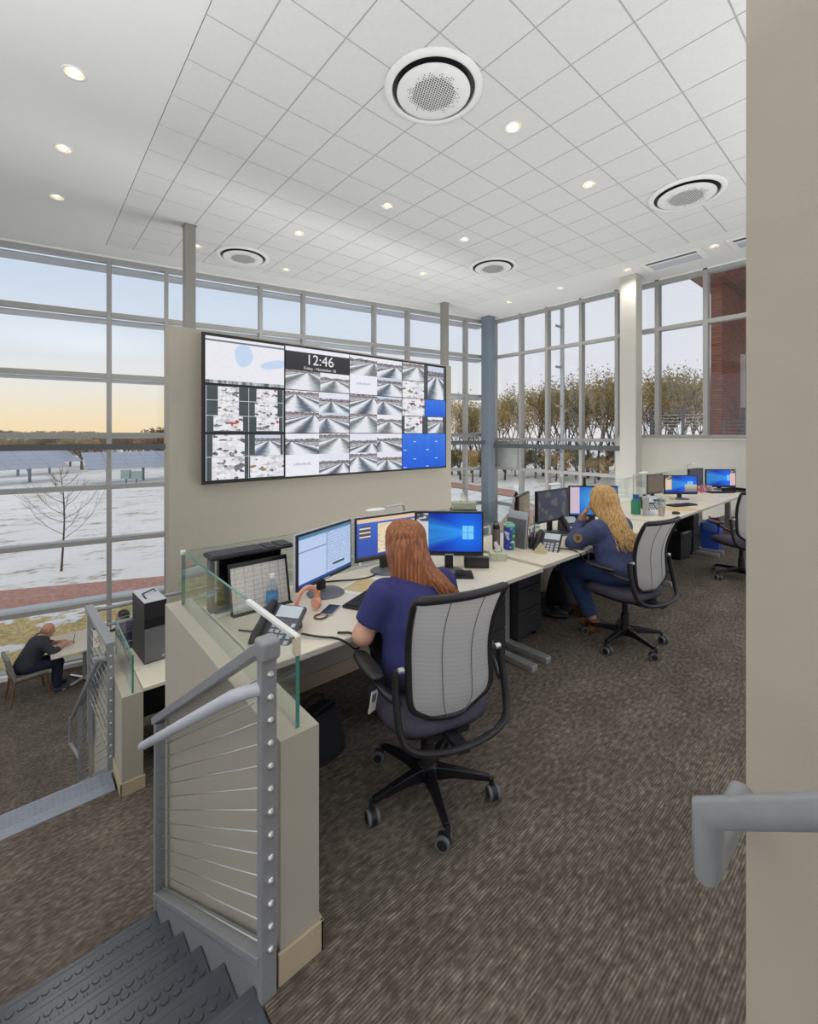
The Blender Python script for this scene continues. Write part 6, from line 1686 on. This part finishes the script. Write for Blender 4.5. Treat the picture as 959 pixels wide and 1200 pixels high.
# orchard-like row beyond the solar panels (left windows)
row = [(3, 66), (20, 70), (37, 64), (52, 72), (66, 66), (82, 62), (96, 57), (108, 60), (121, 64), (134, 72), (148, 66), (160, 72), (172, 66), (184, 72), (196, 68)]
ROWPOS = ['touching the left picture edge', 'over the nearest solar array corner', 'over the nearest solar array middle', 'over the second solar array', 'just left of the snow gap', 'first in the snow gap', 'in the middle of the snow gap', 'right in the snow gap', 'directly left of the thick window mullion', 'directly right of the thick window mullion', 'above the inverter cabinets', 'over the right solar array left half', 'over the right solar array middle', 'under the tall reddish tree', 'cut off by the screen wall edge']
for i, (px, dd) in enumerate(row):
    x, y = pixpos(px, dd); k = i % 3
    place_tree((R1, R2)[i % 2], x, y, r6.uniform(4.2, 5.2), (LEAF_GOLD, LEAF_RUST, LEAF_OLIVE)[k], '%s tree in the row behind the solar panels, %s' % (('golden', 'rust brown', 'olive')[k], ROWPOS[i]), 'autumn trees behind the solar panels', r6.uniform(0, 6), sz=r6.uniform(4.0, 4.7))
for i in range(34):
    px = -8+i*6.3+r6.uniform(-2, 2); dd = r6.uniform(170, 260); x, y = pixpos(px, dd)
    k = r6.randrange(3)
    place_tree((A_, B_, C_)[k], x, y, r6.uniform(7, 11), (LEAF_OLIVE, LEAF_RUST, LEAF_GREEN)[r6.randrange(3)], 'small hazy tree of the far horizon line seen through the left windows', 'far horizon trees', r6.uniform(0, 6), 'distant_tree', sz=r6.uniform(4.2, 6.4))
x, y = pixpos(185, 62); place_tree(C_, x, y, 6.0, LEAF_RUST, 'taller reddish tree rising beside the screen wall edge', None, 1, sz=5.4)
x, y = pixpos(196, 66); place_tree(C_, x, y, 6.0, LEAF_RUST, 'reddish tree half hidden by the screen wall edge', None, 2.4, sz=5.2)
# wood beyond the right windows
T1 = tree_mesh(21, 1, .55, 2600, .0105, 5, .012, .3); T2 = tree_mesh(22, 1, .65, 2800, .0105, 5, .012, .26); T3 = tree_mesh(25, 1, .5, 1700, .0105, 5, .010, .34)
lst = [(530, 50, 9.0), (540, 44, 8.2), (552, 52, 9.3), (563, 47, 8.8), (586, 60, 9.5), (600, 55, 9.8), (616, 58, 10.6), (628, 50, 10.2), (641, 47, 10.4), (652, 55, 11.4), (664, 48, 10.5), (677, 52, 10.4), (690, 46, 10.2), (702, 44, 10.8), (713, 50, 11.8), (724, 45, 11.2), (738, 50, 11.5), (752, 46, 11.0), (765, 50, 11.6), (778, 44, 10.4), (790, 42, 10.6), (803, 46, 11.4), (815, 42, 11.2), (827, 46, 11.6), (840, 48, 11)]
WOODPOS = ['seen directly beside the screen wall right edge', 'in the narrow pane beside the screen wall', 'left of the blue grey corner column', 'partly behind the blue grey corner column', 'at the left of the first pane past the corner column', 'in the middle of the first pane past the corner column', 'behind the first mullion past the corner column', 'in the middle of the second pane past the corner column', 'behind the second mullion past the corner column', 'beside the exterior fin, left side', 'beside the exterior fin, right side', 'left of the third mullion past the corner column', 'at the left of the pane before the pale column', 'in the middle of the pane before the pale column', 'at the right of the pane before the pale column', 'touching the left side of the pale column', 'hidden behind the pale column', 'touching the right side of the pale column', 'in the narrow pane right of the pale column', 'at the far left of the wide right pane', 'left of centre in the wide right pane', 'at the centre of the wide right pane', 'right of centre in the wide right pane', 'at the far right of the wide right pane', 'behind the timber clad wing']
for i, (px, dd, hh) in enumerate(lst):
    x, y = pixpos(px, dd); k = i % 3
    place_tree((T1, T2, T3)[k], x, y, hh*.95, (LEAF_GOLD, LEAF_OLIVE, LEAF_GOLD)[i % 3], '%s woodland tree %s' % (('tall golden', 'olive', 'thin golden')[k], WOODPOS[i]), 'woodland beyond the right windows', r6.uniform(0, 6), sz=hh)
for i in range(26):
    px = 528+i*12.2+r6.uniform(-3, 3); dd = r6.uniform(40, 56); x, y = pixpos(px, dd)
    place_tree((A_, C_)[i % 2], x, y, r6.uniform(2.6, 4.0), (LEAF_GREEN, LEAF_OLIVE, LEAF_GOLD, LEAF_RUST)[i % 4], 'low understorey shrub below the woodland trees', 'understorey shrubs', r6.uniform(0, 6), 'shrub', sz=r6.uniform(2.2, 3.4))

# ---------------------------------------------------------------- solar arrays
PANEL, t_ = newmat('solar_panel')
p_ = coords(t_); x_, y_, z_ = t_.sep(p_)
gl = t_.math('MAXIMUM', t_.math('GREATER_THAN', t_.math('SINE', t_.math('MULTIPLY', x_, 2*pi/.16)), .94), t_.math('GREATER_THAN', t_.math('SINE', t_.math('MULTIPLY', y_, 2*pi/.16)), .94))
principled(t_, t_.mix(gl, srgb(132, 140, 158), srgb(196, 202, 212)), .3, 0)
POSTM = mat('array_steel', srgb(120, 138, 150), .5, .3)
pan = MB().box(-.78, .78, -.49, .49, -.02, .02).mesh('solar_panel', PANEL)
def array(x, y, rz, cols, rows, label, zc=2.1, tilt=.36):
    o = thing('solar_array', label, 'solar panels', (x, y, GZ), rz, 'solar arrays in the snow field')
    M = Matrix.Translation((0, 0, zc)) @ Matrix.Rotation(tilt, 4, 'X')
    for i in range(cols):
        for j in range(rows):
            q = link('solar_panel', pan, o); q.matrix_local = M @ Matrix.Translation(((i-(cols-1)/2)*1.6, (j-(rows-1)/2)*1.01, 0))
    for j in range(rows-1):
        MB().box(-cols*.8, cols*.8, -.04, .04, -.12, -.03, M=M @ Matrix.Translation((0, (j-(rows-2)/2)*1.01, 0))).build('purlin', POSTM, o)
    for i in range(max(2, cols//2)):
        px = (i-(max(2, cols//2)-1)/2)*3.0
        MB().box(px-.09, px+.09, -.09, .09, 0, zc-.1).build('post', POSTM, o)
        MB().tube([(px, .1, zc*.35), (px, rows*.35, zc+rows*.35*math.tan(tilt)*.75)], .05, 6).build('strut', POSTM, o)
    return o
aim = -math.radians(14)
def arr(px, d_, cols, rows, lb, rz): x, y = pixpos(px, d_); return array(x, y, rz, cols, rows, lb)
arr(12, 41, 5, 4, 'nearest tilted solar array at the left edge of the snow field', .42)
arr(40, 50, 5, 4, 'tilted solar array behind the leftmost one', .42)
arr(168, 44, 6, 4, 'tilted solar array in the snow seen beside the screen wall', .05)
x, y = pixpos(148, 40.5); o = thing('inverter_box', 'grey inverter cabinets under the right solar array', 'electrical cabinet', (x, y, GZ), -.8)
for dx, hh in ((0, 1.3), (1.0, 1.2)):
    MB().box(dx-.4, dx+.4, -.2, .2, .5, hh).build('cabinet', mat('cabinet_green_grey', srgb(160, 178, 172), .5), o, bevel=.02); MB().box(dx-.05, dx+.05, -.05, .05, 0, .5).build('leg', POSTM, o)

# ---------------------------------------------------------------- timber clad wing and roof terrace beyond the right windows
CEDAR, t_ = newmat('cedar_cladding')
p_ = geo(t_); x_, y_, z_ = t_.sep(p_)
bid = t_.math('FLOOR', t_.math('DIVIDE', z_, .075)); fr_ = t_.math('FRACT', t_.math('DIVIDE', z_, .075))
bn = t_.noise(t_.comb(bid, t_.math('MULTIPLY', y_, .8), t_.math('MULTIPLY', x_, .8)), 3.3, 2)
c_ = t_.ramp(bn, [(.25, srgb(112, 58, 42)), (.5, srgb(150, 82, 56)), (.75, srgb(178, 104, 72))])
c_ = t_.mix(t_.math('LESS_THAN', fr_, .12), c_, srgb(60, 32, 26))
principled(t_, c_, .6, 0, t_.bump(t_.math('GREATER_THAN', fr_, .12), .5, .01))
SOFFW, t_ = newmat('cedar_soffit')
p_ = geo(t_); x_, y_, z_ = t_.sep(p_)
bid = t_.math('FLOOR', t_.math('DIVIDE', y_, .12)); bn = t_.noise(t_.comb(bid, t_.math('MULTIPLY', x_, .7)), 3.3, 2)
principled(t_, t_.mix(t_.math('LESS_THAN', t_.math('FRACT', t_.math('DIVIDE', y_, .12)), .08), t_.ramp(bn, [(.3, srgb(112, 70, 58)), (.7, srgb(156, 100, 80))]), srgb(50, 28, 24)), .5)
wg = thing('timber_wing', 'timber clad building wing with overhanging wooden soffit outside the right window', 'building', (14.0, 3.4, 1.4))
def LW(x, y, z): return (x-14.0, y-3.4, z-1.4)
def wbox(nm, m, x0, x1, y0, y1, z0, z1): a, b = LW(x0, y0, z0), LW(x1, y1, z1); return MB().box(a[0], b[0], a[1], b[1], a[2], b[2]).build(nm, m, wg)
wbox('wall', CEDAR, 14.0, 18, 3.41, 3.66, GZ, 5.75)
wbox('soffit', SOFFW, 12.6, 18.5, -2, 3.9, 5.75, 5.85); wbox('roof_edge', STEELD, 12.55, 18.5, -2, 3.95, 5.85, 6.2)
wbox('recess_wall', mat('dark_recess', srgb(90, 66, 66), .7), 18.0, 18.2, -2, 3.66, GZ, 5.75)
wbox('wall_light', WHITEP, 15.9, 16.1, 3.33, 3.41, 2.2, 4.05)
tr_ = thing('roof_terrace', 'flat roof terrace deck outside the right windows', 'terrace', (14, 5, 1.2))
MB().box(-2.6, 5, -6, -.2, -.2, .2).build('deck', mat('terrace_paver', srgb(180, 178, 172), .8), tr_)
MB().box(-2.6, 5, -6, -.2, -4.0, -.2).build('base_wall', mat('terrace_brick', srgb(140, 120, 108), .8), tr_)
rt = thing('terrace_railing', 'grey cable railing on the roof terrace outside the right windows', 'railing', (15.2, 1.7, 1.4))
for y in (0, .75, 1.5, 2.25, 3.0, 3.9): MB().box(-.03, .03, y-.04, y+.04, 0, 1.02).build('post', STEELD, rt)
MB().box(-.04, .04, -.1, 4.0, 1.0, 1.05).build('top_rail', STEELD, rt)
for i in range(9): MB().tube([(0, -.1, .1+i*.1), (0, 4.0, .1+i*.1)], .006, 5).build('cable', CHROME, rt)
rt2 = thing('terrace_railing', 'short cable railing in front of the timber wall', 'railing', (13.2, 2.72, 1.4))
for y in (0, .45): MB().box(-.02, .02, y-.02, y+.02, 0, .62).build('post', STEELD, rt2)
MB().box(-.025, .025, -.02, .47, .60, .64).build('top_rail', STEELD, rt2)
for i in range(6): MB().tube([(0, 0, .08+i*.09), (0, .45, .08+i*.09)], .004, 5).build('cable', CHROME, rt2)
